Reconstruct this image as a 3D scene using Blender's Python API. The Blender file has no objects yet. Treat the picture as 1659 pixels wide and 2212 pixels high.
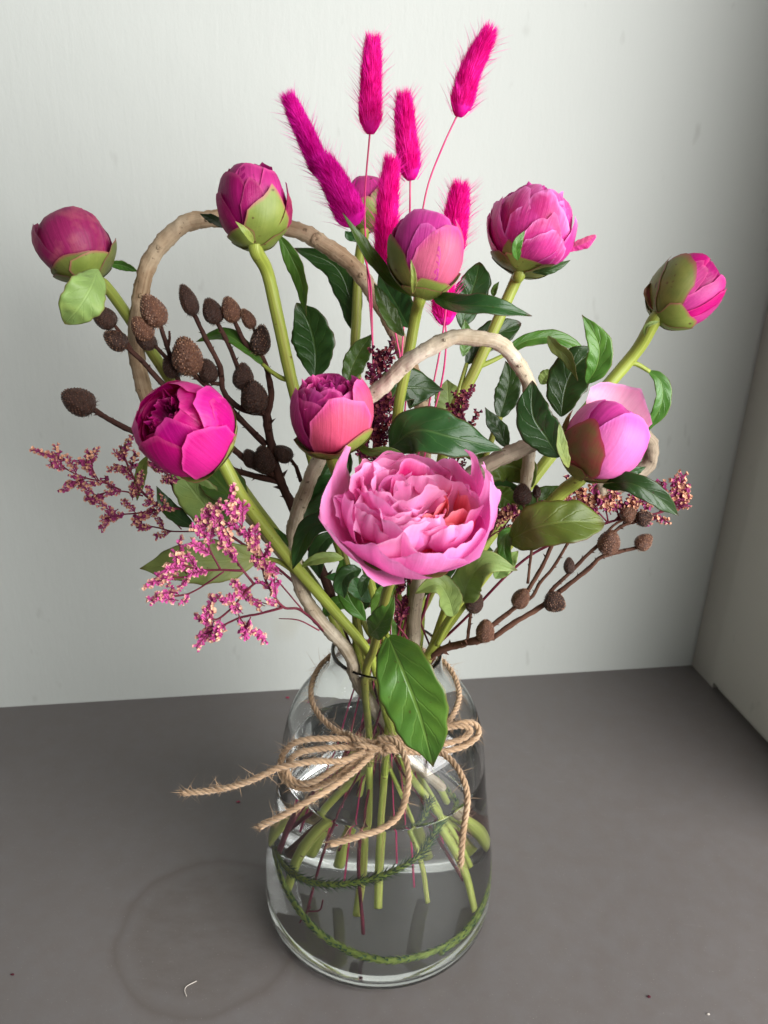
import bpy, math, random
import numpy as np
from mathutils import Vector, Matrix

# ------------------------------------------------------------------ camera
W, HH, F = 1659.0, 2212.0, 1662.0            # measuring grid laid over the photograph
PITCH, ROLL = math.radians(22), math.radians(1.85)
CAM = Vector((0, -.470, .5275))
FW = Vector((0, math.cos(PITCH), -math.sin(PITCH)))
R0 = Vector((1, 0, 0)); U0 = R0.cross(FW)
RV = R0 * math.cos(ROLL) + U0 * math.sin(ROLL)
UV_ = U0 * math.cos(ROLL) - R0 * math.sin(ROLL)
BV = -FW
sc = bpy.context.scene
C = sc.collection
cd = bpy.data.cameras.new('camera'); cam = bpy.data.objects.new('camera', cd); C.objects.link(cam)
cam.matrix_world = Matrix.Translation(CAM) @ Matrix((RV, UV_, BV)).transposed().to_4x4()
cd.sensor_fit = 'VERTICAL'; cd.sensor_height = 36.0; cd.lens = 36.0 * F / HH
cd.clip_start = .01; cd.clip_end = 50
cd.dof.use_dof = True; cd.dof.focus_distance = .47
cd.dof.aperture_fstop = (cd.lens / 1000) / .0022
sc.camera = cam
# ------------------------------------------------------------------ light
w = bpy.data.worlds.new('World'); sc.world = w; w.use_nodes = True
bg = w.node_tree.nodes['Background']; bg.inputs[0].default_value = (.97, .985, 1, 1); bg.inputs[1].default_value = .165
# soft light from a window beyond the end of the side wall
YAW = math.radians(9.10)
CORN = Vector((0.3932, 0.3567, 0))
wd = Vector((math.cos(YAW), math.sin(YAW), 0)); wn = Vector((math.sin(YAW), -math.cos(YAW), 0))   # along the wall / out of the wall
ld = bpy.data.lights.new('window_light', 'AREA'); ld.shape = 'RECTANGLE'; ld.size = 1.9; ld.size_y = 1.3
ld.energy = 80.0; ld.color = (1, .992, .98)
lo = bpy.data.objects.new('window_light', ld); C.objects.link(lo)
lo.location = (1.22, -.86, .74)
lo.rotation_euler = (Vector((0, .08, .40)) - Vector(lo.location)).to_track_quat('-Z', 'Z').to_euler()
sc.view_settings.view_transform = 'Standard'; sc.view_settings.look = 'None'
sc.view_settings.exposure = 0.0; sc.view_settings.gamma = 1.0; sc.view_settings.use_curve_mapping = False
cy = sc.cycles
cy.max_bounces = 14; cy.transmission_bounces = 12; cy.transparent_max_bounces = 12; cy.diffuse_bounces = 4; cy.glossy_bounces = 6
cy.caustics_reflective = True; cy.caustics_refractive = True; cy.blur_glossy = .6
cy.sample_clamp_indirect = 14; cy.use_denoising = True

# ------------------------------------------------------------------ helpers
def ray(x, y): return FW + RV * ((x - W / 2) / F) - UV_ * ((y - HH / 2) / F)
def P(x, y, Y):
    d = ray(x, y); return CAM + d * ((Y - CAM.y) / d.y)
def T(x, y, z=0.0):
    d = ray(x, y); return CAM + d * ((z - CAM.z) / d.z)
def px(n, p): return n * (Vector(p) - CAM).dot(FW) / F
def lin(c): return c / 12.92 if c <= .04045 else ((c + .055) / 1.055) ** 2.4
def col(r, g, b): return (lin(r / 255), lin(g / 255), lin(b / 255), 1)
LOC = {}
def wl(o): return LOC.get(o.name, Vector((0, 0, 0))) if o else Vector((0, 0, 0))
def tag(o, label=None, cat=None, group=None, kind=None):
    for k, v in (('label', label), ('category', cat), ('group', group), ('kind', kind)):
        if v: o[k] = v
    return o
def thing(name, label, cat, loc=(0, 0, 0), group=None):
    o = bpy.data.objects.new(name, None); C.objects.link(o); o.location = loc; o.empty_display_size = .02
    LOC[o.name] = Vector(loc); return tag(o, label, cat, group)
def meshdata(name, v, f, mats, uv=None, fm=None, smooth=True, off=Vector((0, 0, 0))):
    m = bpy.data.meshes.new(name)
    a = np.array([tuple(q) for q in v], float) - np.array(off)
    m.from_pydata(a.tolist(), [], [tuple(q) for q in f])
    for k in mats: m.materials.append(k)
    if fm is not None: m.polygons.foreach_set('material_index', np.array(fm, np.int32))
    if smooth: m.polygons.foreach_set('use_smooth', np.ones(len(m.polygons), bool))
    if uv is not None:
        l = m.uv_layers.new(name='UVMap'); idx = np.empty(len(m.loops), np.int32); m.loops.foreach_get('vertex_index', idx)
        l.data.foreach_set('uv', np.array(uv, float)[idx].ravel())
    m.update(); return m
def mk(name, v, f, mats, parent=None, uv=None, fm=None, smooth=True, kind=None, label=None, cat=None):
    if not isinstance(mats, (list, tuple)): mats = [mats]
    m = meshdata(name, v, f, mats, uv, fm, smooth, wl(parent))
    o = bpy.data.objects.new(name, m); C.objects.link(o)
    if parent: o.parent = parent; LOC[o.name] = wl(parent)
    return tag(o, label, cat, None, kind)
def put(name, mesh, parent, mw):
    """child that shares mesh data; parent has only a translation"""
    o = bpy.data.objects.new(name, mesh); C.objects.link(o); o.parent = parent
    o.matrix_basis = Matrix.Translation(-wl(parent)) @ mw
    return o
class MB:
    def __init__(s): s.v = []; s.f = []; s.u = []; s.m = []
    def add(s, v, f, u=None, mi=0):
        n = len(s.v); s.v += list(v); s.f += [tuple(i + n for i in q) for q in f]
        s.u += list(u) if u is not None else [(0, 0)] * len(v); s.m += [mi] * len(f)
    def build(s, name, mats, parent=None, **k): return mk(name, s.v, s.f, mats, parent, uv=s.u, fm=s.m, **k)
def cat_rom(p, n=8):
    p = [Vector(q) for q in p]
    if len(p) == 2: return [p[0].lerp(p[1], i / n) for i in range(n + 1)]
    q = [p[0] * 2 - p[1]] + p + [p[-1] * 2 - p[-2]]; o = []
    for i in range(1, len(q) - 2):
        a, b, c, d = q[i - 1:i + 3]
        for k in range(n):
            t = k / n
            o.append(.5 * ((2 * b) + (c - a) * t + (2 * a - 5 * b + 4 * c - d) * t * t + (3 * b - a - 3 * c + d) * t ** 3))
    return o + [p[-1]]
def frames(pts):
    ts = []
    for i in range(len(pts)):
        t = pts[min(i + 1, len(pts) - 1)] - pts[max(i - 1, 0)]
        ts.append(t.normalized() if t.length > 1e-9 else (ts[-1] if ts else Vector((0, 0, 1))))
    n = ts[0].orthogonal().normalized(); out = []
    for t in ts:
        n = (n - t * n.dot(t)); n = n.normalized() if n.length > 1e-9 else t.orthogonal().normalized()
        out.append((t, n, t.cross(n)))
    return out
def tube(pts, rad, sides=8, ridge=0, ridgen=5, bump=0, seed=0, caps=True):
    """smooth tube along sampled points; rad number or list (spread along the path)"""
    n = len(pts); fr = frames(pts); v = []; f = []; u = []; L = 0
    rl = rad if isinstance(rad, (list, tuple)) else [rad, rad]
    rnd = random.Random(seed); ph = [rnd.uniform(0, 6.3) for _ in range(8)]
    for i, p in enumerate(pts):
        if i: L += (p - pts[i - 1]).length
        x = i / max(1, n - 1) * (len(rl) - 1); k = min(int(x), len(rl) - 2); r = rl[k] + (rl[k + 1] - rl[k]) * (x - k)
        for j in range(sides):
            a = 2 * math.pi * j / sides
            rr = r * (1 + ridge * math.cos(ridgen * a))
            if bump: rr *= 1 + bump * (math.sin(L * 310 + ph[0] + 2 * a) * .5 + math.sin(L * 750 + ph[1] + 3 * a + ph[2]) * .5 + math.sin(L * 1500 + 5 * a + ph[3]) * .35)
            v.append(p + fr[i][1] * (math.cos(a) * rr) + fr[i][2] * (math.sin(a) * rr)); u.append((j / sides, L * 20))
    for i in range(n - 1):
        for j in range(sides):
            j2 = (j + 1) % sides
            f.append((i * sides + j, i * sides + j2, (i + 1) * sides + j2, (i + 1) * sides + j))
    if caps:
        f.append(tuple(range(sides - 1, -1, -1))); f.append(tuple((n - 1) * sides + j for j in range(sides)))
    return v, f, u
def wz(z): return z + .015 * smooth(.12, .195, z)
def PP(l): return [P(*q) if len(q) == 3 else Vector(q[1:]) for q in l]      # ('w',x,y,z) is already in metres
def smooth(a, b, x):
    t = min(1, max(0, (x - a) / (b - a))); return t * t * (3 - 2 * t)

# ------------------------------------------------------------------ materials
class NT:
    def __init__(s, name):
        s.m = bpy.data.materials.new(name); s.m.use_nodes = True; s.t = s.m.node_tree; s.t.nodes.clear()
        s.out = s.t.nodes.new('ShaderNodeOutputMaterial')
    def n(s, typ, ins=None, **at):
        k = s.t.nodes.new('ShaderNode' + typ)
        for a, b in at.items(): setattr(k, a, b)
        for a, b in (ins or {}).items():
            i = k.inputs[a]
            if isinstance(b, bpy.types.NodeSocket): s.t.links.new(b, i)
            else: i.default_value = b
        return k
    def math(s, op, a, b=0.0, c=None):
        d = {0: a, 1: b}
        if c is not None: d[2] = c
        return s.n('Math', d, operation=op).outputs[0]
    def mix(s, f, a, b, blend='MIX'):
        return s.n('Mix', {0: f, 6: a, 7: b}, data_type='RGBA', blend_type=blend).outputs[2]
    def ramp(s, f, stops):
        k = s.n('ValToRGB', {0: f}); e = k.color_ramp.elements
        while len(e) < len(stops): e.new(.5)
        for q, (p, c) in zip(e, stops): q.position = p; q.color = c
        return k.outputs[0]
    def coords(s, kind='Object'): return s.n('TexCoord').outputs[kind]
    def map(s, v, scale=(1, 1, 1), loc=(0, 0, 0), rot=(0, 0, 0)):
        return s.n('Mapping', {0: v, 1: loc, 2: rot, 3: scale}).outputs[0]
    def noise(s, v, scale, detail=3, rough=.5, dist=0):
        return s.n('TexNoise', {'Vector': v, 'Scale': scale, 'Detail': detail, 'Roughness': rough, 'Distortion': dist}).outputs[0]
    def bump(s, h, strength=.3, dist=.001, normal=None):
        d = {'Height': h, 'Strength': strength, 'Distance': dist}
        if normal is not None: d['Normal'] = normal
        return s.n('Bump', d).outputs[0]
    def pr(s, color, rough=.5, **k):
        d = {'Base Color': color, 'Roughness': rough}; d.update({a.replace('_', ' '): b for a, b in k.items()})
        return s.n('BsdfPrincipled', d).outputs[0]
    def done(s, sh): s.t.links.new(sh, s.out.inputs[0]); return s.m
    def shader_mix(s, f, a, b): return s.n('MixShader', {0: f, 1: a, 2: b}).outputs[0]

def m_wall(name, tint):
    t = NT(name); o = t.coords()
    brush = t.noise(t.map(o, (1, 1, .22)), 115, 5, .65, .3)
    big = t.noise(o, 3.0, 4, .55)
    fine = t.noise(o, 420, 2)
    dings = t.n('TexVoronoi', {'Vector': t.map(o, (1, 1, .8)), 'Scale': 11.0, 'Randomness': 1.0}).outputs[0]
    dn = t.math('SMOOTH_MIN', t.math('MULTIPLY', dings, 1.0), .045, .02)
    c = t.mix(t.math('MULTIPLY', big, 1.0), tint, tuple(q * .93 for q in tint[:3]) + (1,))
    # yellowish scuffs and small grey marks
    sp = t.noise(t.map(o, (1, 1, .5)), 9, 2, .5)
    spm = t.ramp(sp, [(.70, (0, 0, 0, 1)), (.80, (.35, .35, .35, 1))])
    c = t.mix(spm, c, col(168, 160, 128))
    mk_ = t.noise(t.map(o, (2.2, 2.2, .9), rot=(0, .6, 0)), 26, 2, .6)
    c = t.mix(t.ramp(mk_, [(.70, (0, 0, 0, 1)), (.80, (.24, .24, .24, 1))]), c, col(128, 128, 120))
    h = t.math('ADD', t.math('MULTIPLY', brush, 1.0), t.math('ADD', t.math('MULTIPLY', dn, 9.0), t.math('MULTIPLY', fine, .25)))
    h = t.math('ADD', h, t.math('MULTIPLY', t.noise(o, 28, 3), 1.2))
    return t.done(t.pr(c, .55, Normal=t.bump(h, .15, .0016), Specular_IOR_Level=.35))
def m_table():
    t = NT('satin_taupe_paint'); o = t.coords()
    n1 = t.noise(o, 5, 4, .6); n2 = t.noise(o, 60, 3, .6)
    c = t.mix(n1, col(100, 96, 95), col(114, 110, 109))
    c = t.mix(t.ramp(n2, [(.35, (.4, .4, .4, 1)), (.7, (0, 0, 0, 1))]), c, col(101, 93, 88))
    # ring left by a wet vase
    ctr = T(452, 2010)
    sep = t.n('SeparateXYZ', {0: t.n('VectorMath', {0: o, 1: (ctr.x, ctr.y, 0)}, operation='SUBTRACT').outputs[0]})
    d = t.math('SQRT', t.math('ADD', t.math('POWER', sep.outputs[0], 2.0), t.math('POWER', sep.outputs[1], 2.0)))
    d = t.math('ADD', d, t.math('MULTIPLY', t.math('SUBTRACT', t.noise(o, 30, 3), .5), .012))
    ring = t.ramp(t.math('ABSOLUTE', t.math('SUBTRACT', d, .068)), [(0, (.55, .55, .55, 1)), (.006, (0, 0, 0, 1))])
    inside = t.ramp(d, [(.05, (.6, .6, .6, 1)), (.069, (0, 0, 0, 1))])
    smear = t.math('MULTIPLY', inside, t.noise(t.map(o, (1, 2.5, 1), rot=(0, 0, .5)), 45, 3, .6))
    c = t.mix(ring, c, col(88, 80, 75)); c = t.mix(t.math('MINIMUM', t.math('MULTIPLY', smear, 1.15), 1.0), c, col(84, 76, 70))
    sc_ = t.noise(t.map(o, (1, 7, 1), rot=(0, 0, .9)), 30, 4, .7)
    c = t.mix(t.ramp(sc_, [(.66, (0, 0, 0, 1)), (.74, (.22, .22, .22, 1))]), c, col(150, 145, 142))
    dust = t.noise(o, 900, 1)
    c = t.mix(t.ramp(dust, [(.71, (0, 0, 0, 1)), (.78, (.4, .4, .4, 1))]), c, col(170, 165, 160))
    rough = t.math('ADD', t.math('MULTIPLY', n2, .12), .36)
    rough = t.math('ADD', rough, t.math('MULTIPLY', smear, .12))
    return t.done(t.pr(c, rough, Normal=t.bump(t.noise(o, 260, 3), .12, .0006), Specular_IOR_Level=.5))
def m_glass(name, ior, c, r=0.0):
    t = NT(name); return t.done(t.n('BsdfGlass', {'Color': c, 'Roughness': r, 'IOR': ior}).outputs[0])
def m_leaf(name, top, vein, edge, gloss=.32, trans=.22, tcol=None, red=0.0):
    t = NT(name); uv = t.n('SeparateXYZ', {0: t.coords('UV')}); o = t.coords(); U, V = uv.outputs[0], uv.outputs[1]
    av = t.math('ABSOLUTE', V)
    # side veins sweep forward from the midrib
    q = t.math('SUBTRACT', t.math('MULTIPLY', U, 6.0), t.math('MULTIPLY', t.math('POWER', av, .8), 1.9))
    q = t.math('ADD', q, t.math('MULTIPLY', t.math('SIGN', V), .22))
    q = t.math('ADD', q, t.math('MULTIPLY', t.noise(t.coords('UV'), 4, 2), .5))
    fr = t.math('ABSOLUTE', t.math('SUBTRACT', t.math('FRACT', q), .5))
    lat = t.ramp(fr, [(0, (1, 1, 1, 1)), (.03, (.75, .75, .75, 1)), (.085, (0, 0, 0, 1))])
    lat = t.math('MULTIPLY', lat, t.ramp(av, [(.5, (.85, .85, .85, 1)), (.95, (0, 0, 0, 1))]))
    mid = t.ramp(av, [(0, (1, 1, 1, 1)), (.035, (.9, .9, .9, 1)), (.075, (0, 0, 0, 1))])
    vm = t.math('MAXIMUM', mid, t.math('MULTIPLY', lat, .55))
    fine = t.noise(o, 900, 3); bigN = t.noise(o, 55, 3)
    c = t.mix(t.ramp(bigN, [(.3, (0, 0, 0, 1)), (.7, (1, 1, 1, 1))]), top, tuple(min(1, a * 1.35) for a in top[:3]) + (1,))
    c = t.mix(t.math('MULTIPLY', fine, .35), c, tuple(a * .6 for a in top[:3]) + (1,))
    c = t.mix(t.math('MULTIPLY', vm, .27), c, vein)
    rim = t.ramp(av, [(.93, (0, 0, 0, 1)), (.985, (1, 1, 1, 1))])
    c = t.mix(t.math('MULTIPLY', rim, .55), c, edge)
    tipm = t.math('MULTIPLY', t.ramp(U, [(.93, (0, 0, 0, 1)), (.985, (1, 1, 1, 1))]), .75)
    c = t.mix(tipm, c, col(74, 30, 28))
    spots = t.ramp(t.noise(o, 330, 1), [(.76, (0, 0, 0, 1)), (.79, (.7, .7, .7, 1))])
    c = t.mix(spots, c, col(70, 40, 28))
    yel = t.ramp(t.noise(o, 22, 4, .6), [(.50, (0, 0, 0, 1)), (.72, (.55, .55, .55, 1))])
    c = t.mix(yel, c, tuple(min(1, a * b_) for a, b_ in zip(top[:3], (2.1, 1.6, 1.2))) + (1,))
    rv = t.n('ObjectInfo').outputs['Random']
    c = t.n('HueSaturation', {'Hue': t.math('ADD', t.math('MULTIPLY', rv, .03), .48), 'Saturation': 1.0, 'Value': t.math('ADD', t.math('MULTIPLY', rv, .55), .75), 'Fac': 1.0, 'Color': c}).outputs[0]
    h = t.math('ADD', t.math('MULTIPLY', vm, -.7), t.math('MULTIPLY', fine, .12))
    b = t.bump(h, .55, .0010)
    p = t.pr(c, t.math('ADD', t.math('MULTIPLY', bigN, .15), gloss - .07), Normal=b, Specular_IOR_Level=.45)
    tr = t.n('BsdfTranslucent', {0: t.mix(.55, c, tcol or col(150, 178, 40))}).outputs[0]
    return t.done(t.shader_mix(trans, p, tr))
def m_petal(name, base, mid, tip, trans=.32, streak=.5, blotch=None, edge=.45):
    t = NT(name); u2 = t.coords('UV'); uv = t.n('SeparateXYZ', {0: u2}); o = t.coords()
    rnd = t.n('ObjectInfo').outputs['Random']
    s = t.math('ADD', uv.outputs[1], t.math('MULTIPLY', t.math('SUBTRACT', t.noise(o, 70, 2), .5), .28))
    c = t.ramp(s, [(0.02, base), (.24, mid), (.78, mid), (1.0, tip)])
    st = t.noise(t.map(u2, (26, 1.4, 1)), 1.0, 4, .65)
    st = t.math('ADD', st, 0.0)
    c = t.mix(t.math('MULTIPLY', t.ramp(st, [(.36, (1, 1, 1, 1)), (.60, (0, 0, 0, 1))]), streak), c, tuple(a * .62 for a in mid[:3]) + (1,))
    c = t.mix(t.math('MULTIPLY', t.ramp(st, [(.55, (0, 0, 0, 1)), (.75, (1, 1, 1, 1))]), streak * .45), c, tuple(min(1, a * 1.25 + .05) for a in tip[:3]) + (1,))
    ed = t.math('MAXIMUM', t.ramp(t.math('ABSOLUTE', t.math('SUBTRACT', uv.outputs[0], .5)), [(.455, (0, 0, 0, 1)), (.495, (1, 1, 1, 1))]), t.ramp(uv.outputs[1], [(.94, (0, 0, 0, 1)), (.995, (1, 1, 1, 1))]))
    c = t.mix(t.math('MULTIPLY', ed, edge), c, tuple(min(1, a * 1.5 + .10) for a in tip[:3]) + (1,))
    br = t.math('MULTIPLY', ed, t.ramp(t.noise(o, 130, 2), [(.56, (0, 0, 0, 1)), (.68, (.7, .7, .7, 1))]))
    c = t.mix(br, c, tuple(a * .45 + b_ for a, b_ in zip(mid[:3], (.06, .03, .02))) + (1,))
    if blotch:
        bn = t.ramp(t.noise(o, 60, 3, .6), [(.52, (0, 0, 0, 1)), (.66, (.75, .75, .75, 1))])
        c = t.mix(bn, c, blotch)
    hs = t.n('HueSaturation', {'Hue': t.math('ADD', t.math('MULTIPLY', t.math('SUBTRACT', rnd, .5), .016), .5),
                               'Saturation': 1.0, 'Value': t.math('ADD', t.math('MULTIPLY', rnd, .16), .92), 'Fac': 1.0, 'Color': c}).outputs[0]
    b = t.bump(t.math('ADD', st, t.math('MULTIPLY', t.noise(o, 200, 4), .9)), .42, .0008)
    p = t.pr(hs, .41, Normal=b, Specular_IOR_Level=.30)
    tr = t.n('BsdfTranslucent', {0: hs}).outputs[0]
    return t.done(t.shader_mix(trans, p, tr))
def m_sepal(name, c1, c2, edge):
    t = NT(name); u2 = t.coords('UV'); uv = t.n('SeparateXYZ', {0: u2}); o = t.coords()
    st = t.noise(t.map(u2, (22, 1.2, 1)), 1.0, 3, .6)
    c = t.mix(t.ramp(t.noise(o, 75, 3), [(.35, (0, 0, 0, 1)), (.65, (1, 1, 1, 1))]), c1, c2)
    c = t.mix(t.math('MULTIPLY', st, .4), c, tuple(a * .55 for a in c1[:3]) + (1,))
    e = t.math('MAXIMUM', t.ramp(uv.outputs[1], [(.91, (0, 0, 0, 1)), (1, (1, 1, 1, 1))]),
               t.ramp(t.math('ABSOLUTE', t.math('SUBTRACT', uv.outputs[0], .5)), [(.45, (0, 0, 0, 1)), (.5, (1, 1, 1, 1))]))
    c = t.mix(t.math('MULTIPLY', e, .85), c, edge)
    c = t.mix(t.ramp(t.noise(o, 210, 1), [(.70, (0, 0, 0, 1)), (.76, (.8, .8, .8, 1))]), c, col(84, 46, 30))
    return t.done(t.shader_mix(.12, t.pr(c, .5, Normal=t.bump(st, .25, .0007)), t.n('BsdfTranslucent', {0: c}).outputs[0]))
def m_stem(name, c1, c2, dark):
    t = NT(name); o = t.coords(); u2 = t.coords('UV')
    st = t.noise(t.map(u2, (14, .5, 1)), 1.0, 3, .6)
    c = t.mix(t.ramp(st, [(.3, (0, 0, 0, 1)), (.7, (1, 1, 1, 1))]), c1, c2)
    c = t.mix(t.math('MULTIPLY', t.noise(o, 40, 3), .45), c, dark)
    c = t.mix(t.ramp(t.noise(o, 260, 1), [(.73, (0, 0, 0, 1)), (.78, (.8, .8, .8, 1))]), c, col(92, 56, 32))
    rd_ = t.noise(t.map(u2, (7, .35, 1), loc=(3, 1, 0)), 1.0, 3, .6)
    c = t.mix(t.ramp(rd_, [(.55, (0, 0, 0, 1)), (.75, (.5, .5, .5, 1))]), c, col(132, 84, 56))
    return t.done(t.pr(c, .42, Normal=t.bump(st, .45, .0009), Specular_IOR_Level=.4))
def m_wood(name, a, b, c_):
    t = NT(name); o = t.coords(); u2 = t.coords('UV')
    st = t.noise(t.map(u2, (16, .8, 1)), 1.0, 5, .7, .4); big = t.noise(o, 38, 4, .6)
    c = t.mix(t.ramp(st, [(.32, (0, 0, 0, 1)), (.68, (1, 1, 1, 1))]), a, b)
    c = t.mix(t.ramp(big, [(.45, (0, 0, 0, 1)), (.72, (.8, .8, .8, 1))]), c, c_)
    c = t.mix(t.ramp(t.noise(o, 300, 2), [(.66, (0, 0, 0, 1)), (.74, (.75, .75, .75, 1))]), c, tuple(q * .35 for q in a[:3]) + (1,))
    h = t.math('ADD', st, t.math('MULTIPLY', t.noise(o, 420, 3), .5))
    return t.done(t.pr(c, .78, Normal=t.bump(h, .65, .0011), Specular_IOR_Level=.2))
def m_plain(name, c, rough=.6, var=.25, scale=200, c2=None, spec=.3, trans=0, metal=0, bump=.2):
    t = NT(name); o = t.coords(); n = t.noise(o, scale, 3)
    cc = t.mix(t.ramp(n, [(.3, (0, 0, 0, 1)), (.7, (1, 1, 1, 1))]), c, c2 or tuple(q * (1 - var) for q in c[:3]) + (1,))
    p = t.pr(cc, rough, Specular_IOR_Level=spec, Metallic=metal, Normal=t.bump(n, bump, .0005))
    if trans: p = t.shader_mix(trans, p, t.n('BsdfTranslucent', {0: cc}).outputs[0])
    return t.done(p)
def m_twine():
    t = NT('jute'); o = t.coords(); u2 = t.coords('UV')
    st = t.noise(t.map(u2, (9, 3, 1)), 1.0, 4, .7)
    c = t.ramp(st, [(.25, col(116, 90, 68)), (.5, col(182, 152, 120)), (.78, col(226, 204, 174))])
    c = t.mix(t.math('MULTIPLY', t.noise(o, 60, 2), .35), c, col(150, 116, 84))
    return t.done(t.pr(c, .85, Normal=t.bump(st, .8, .0007), Specular_IOR_Level=.15, Sheen_Weight=.3))
def m_uv(name, c0, c1, p0=.4, p1=.7, rough=.6, trans=.15):
    t = NT(name); uv = t.n('SeparateXYZ', {0: t.coords('UV')}); o = t.coords()
    s = t.math('ADD', uv.outputs[1], t.math('MULTIPLY', t.math('SUBTRACT', t.noise(o, 500, 2), .5), .4))
    c = t.ramp(s, [(p0, c0), (p1, c1)])
    return t.done(t.shader_mix(trans, t.pr(c, rough, Specular_IOR_Level=.25), t.n('BsdfTranslucent', {0: c}).outputs[0]))

WALL = m_wall('pale_wall_paint', col(195, 199, 194))
SIDE = m_wall('side_wall_paint', col(190, 187, 178))
TABLE = m_table()
GLASS = m_glass('clear_glass', 1.46, (.995, 1, .998, 1)); WATER = m_glass('clear_water', 1.33, (1, 1, 1, 1))
LEAF_D = m_leaf('leaf_dark', col(40, 74, 34), col(104, 134, 74), col(96, 48, 44))
LEAF_M = m_leaf('leaf_mid', col(66, 104, 38), col(142, 170, 82), col(112, 56, 44))
LEAF_U = m_leaf('leaf_underside', col(128, 152, 84), col(160, 186, 110), col(128, 76, 60), gloss=.5, trans=.3)
LEAF_O = m_leaf('leaf_olive', col(92, 116, 44), col(150, 178, 90), col(118, 52, 44), gloss=.42, trans=.3)
STEM = m_stem('peony_stem', col(134, 148, 54), col(168, 178, 80), col(98, 112, 44))
STEM_W = m_stem('peony_stem_brightened', col(176, 192, 84), col(206, 214, 118), col(142, 160, 66))  # pale stripped stem ends, colour brightened to offset dim light inside the vase
STEM_D = m_stem('peony_stem_dark', col(112, 122, 50), col(146, 150, 66), col(96, 82, 44))
SEP_G = m_sepal('sepal_green', col(126, 144, 60), col(150, 164, 78), col(176, 88, 96))
SEP_O = m_sepal('sepal_olive', col(104, 114, 50), col(128, 130, 60), col(150, 70, 78))
SEP_R = m_sepal('sepal_red_green', col(112, 108, 52), col(150, 66, 62), col(176, 40, 80))
WOOD_B = m_wood('vine_bark_brown', col(142, 116, 88), col(184, 160, 130), col(206, 188, 160))
WOOD_P = m_wood('vine_bark_pale', col(150, 132, 108), col(198, 184, 160), col(216, 206, 188))
WOOD_G = m_wood('vine_bark_grey', col(116, 102, 86), col(160, 146, 126), col(184, 172, 152))
BARK = m_wood('pod_branch_bark', col(46, 28, 24), col(76, 48, 40), col(92, 60, 50))
BARK2 = m_wood('pod_branch_bark_russet', col(66, 42, 34), col(98, 66, 52), col(114, 80, 64))
HOT = m_plain('dyed_pink_fluff', col(252, 50, 188), .7, c2=col(232, 2, 148), scale=110, trans=.35, spec=.1, bump=0)
HOT2 = m_plain('dyed_magenta_fluff', col(240, 40, 190), .7, c2=col(208, 2, 146), scale=110, trans=.35, spec=.1, bump=0)
HOTSTEM = m_plain('dyed_pink_stalk', col(206, 40, 118), .5, c2=col(226, 110, 140), scale=60)
PODM = m_plain('pod_scales', col(78, 48, 36), .34, c2=col(116, 78, 58), scale=900, spec=.5, bump=.8)
PODT = m_plain('pod_scale_tips', col(126, 90, 68), .3, c2=col(166, 124, 96), scale=900, spec=.6, bump=.4)
PODD = m_plain('pod_scales_dark', col(44, 27, 22), .36, c2=col(70, 46, 36), scale=900, spec=.4, bump=.8)
PODL = m_plain('pod_scales_pale', col(150, 110, 82), .5, c2=col(200, 156, 124), scale=900, spec=.4, bump=.8)
SPIKE1 = m_uv('statice_floret', col(152, 58, 108), col(220, 168, 136), .62, 1.0); SPIKE2 = m_uv('statice_floret_bright', col(202, 84, 152), col(240, 196, 164), .62, 1.0)
SPIKE3 = m_uv('statice_floret_dark', col(110, 34, 72), col(168, 90, 96), .6, .95)
STATSTEM = m_plain('statice_stem', col(94, 30, 50), .55, c2=col(124, 48, 66), scale=80)
TWINE = m_twine()
NEEDLE = m_plain('clubmoss_needles', col(48, 84, 50), .5, c2=col(78, 116, 62), scale=150, trans=.15)
MOSS = m_plain('clubmoss_stem', col(118, 142, 54), .5, c2=col(150, 172, 74), scale=220)

# ------------------------------------------------------------------ setting
def slab(name, mat, o, ax, ay, thick, label):
    """closed sheet with thickness behind its face"""
    n = ax.cross(ay).normalized(); v = [o, o + ax, o + ax + ay, o + ay]; v += [q - n * thick for q in v]
    f = [(0, 1, 2, 3), (7, 6, 5, 4), (0, 4, 5, 1), (1, 5, 6, 2), (2, 6, 7, 3), (3, 7, 4, 0)]
    return mk(name, v, f, mat, smooth=False, kind='structure', label=label)
up = Vector((0, 0, 1))
slab('tabletop', TABLE, CORN - wd * 2.0 + wn * 1.6 , wd * 2.9, -wn * 1.63, .03, 'satin taupe painted shelf under the vase')
slab('back_wall', WALL, CORN - wd * 1.8 - up * .05, wd * 1.8, up * 1.9, .05, 'pale grey green painted wall with brush marks')
slab('side_wall', SIDE, CORN - up * .05 - wd * .0015 - wn * .002, wn * .05, up * 1.9, .05, 'narrow return of painted wall in the corner')
cs = CORN + wn * .048 - wd * .006
slab('window_casing', SIDE, cs + up * .012, wn * .27, up * 1.8, .05, 'painted board of the window casing beside the corner')
slab('window_casing_foot', SIDE, CORN + wn * .05 + wd * .004 - up * .02, wn * .268, up * .0325, .05, 'foot of the window casing above the shelf')

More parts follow.
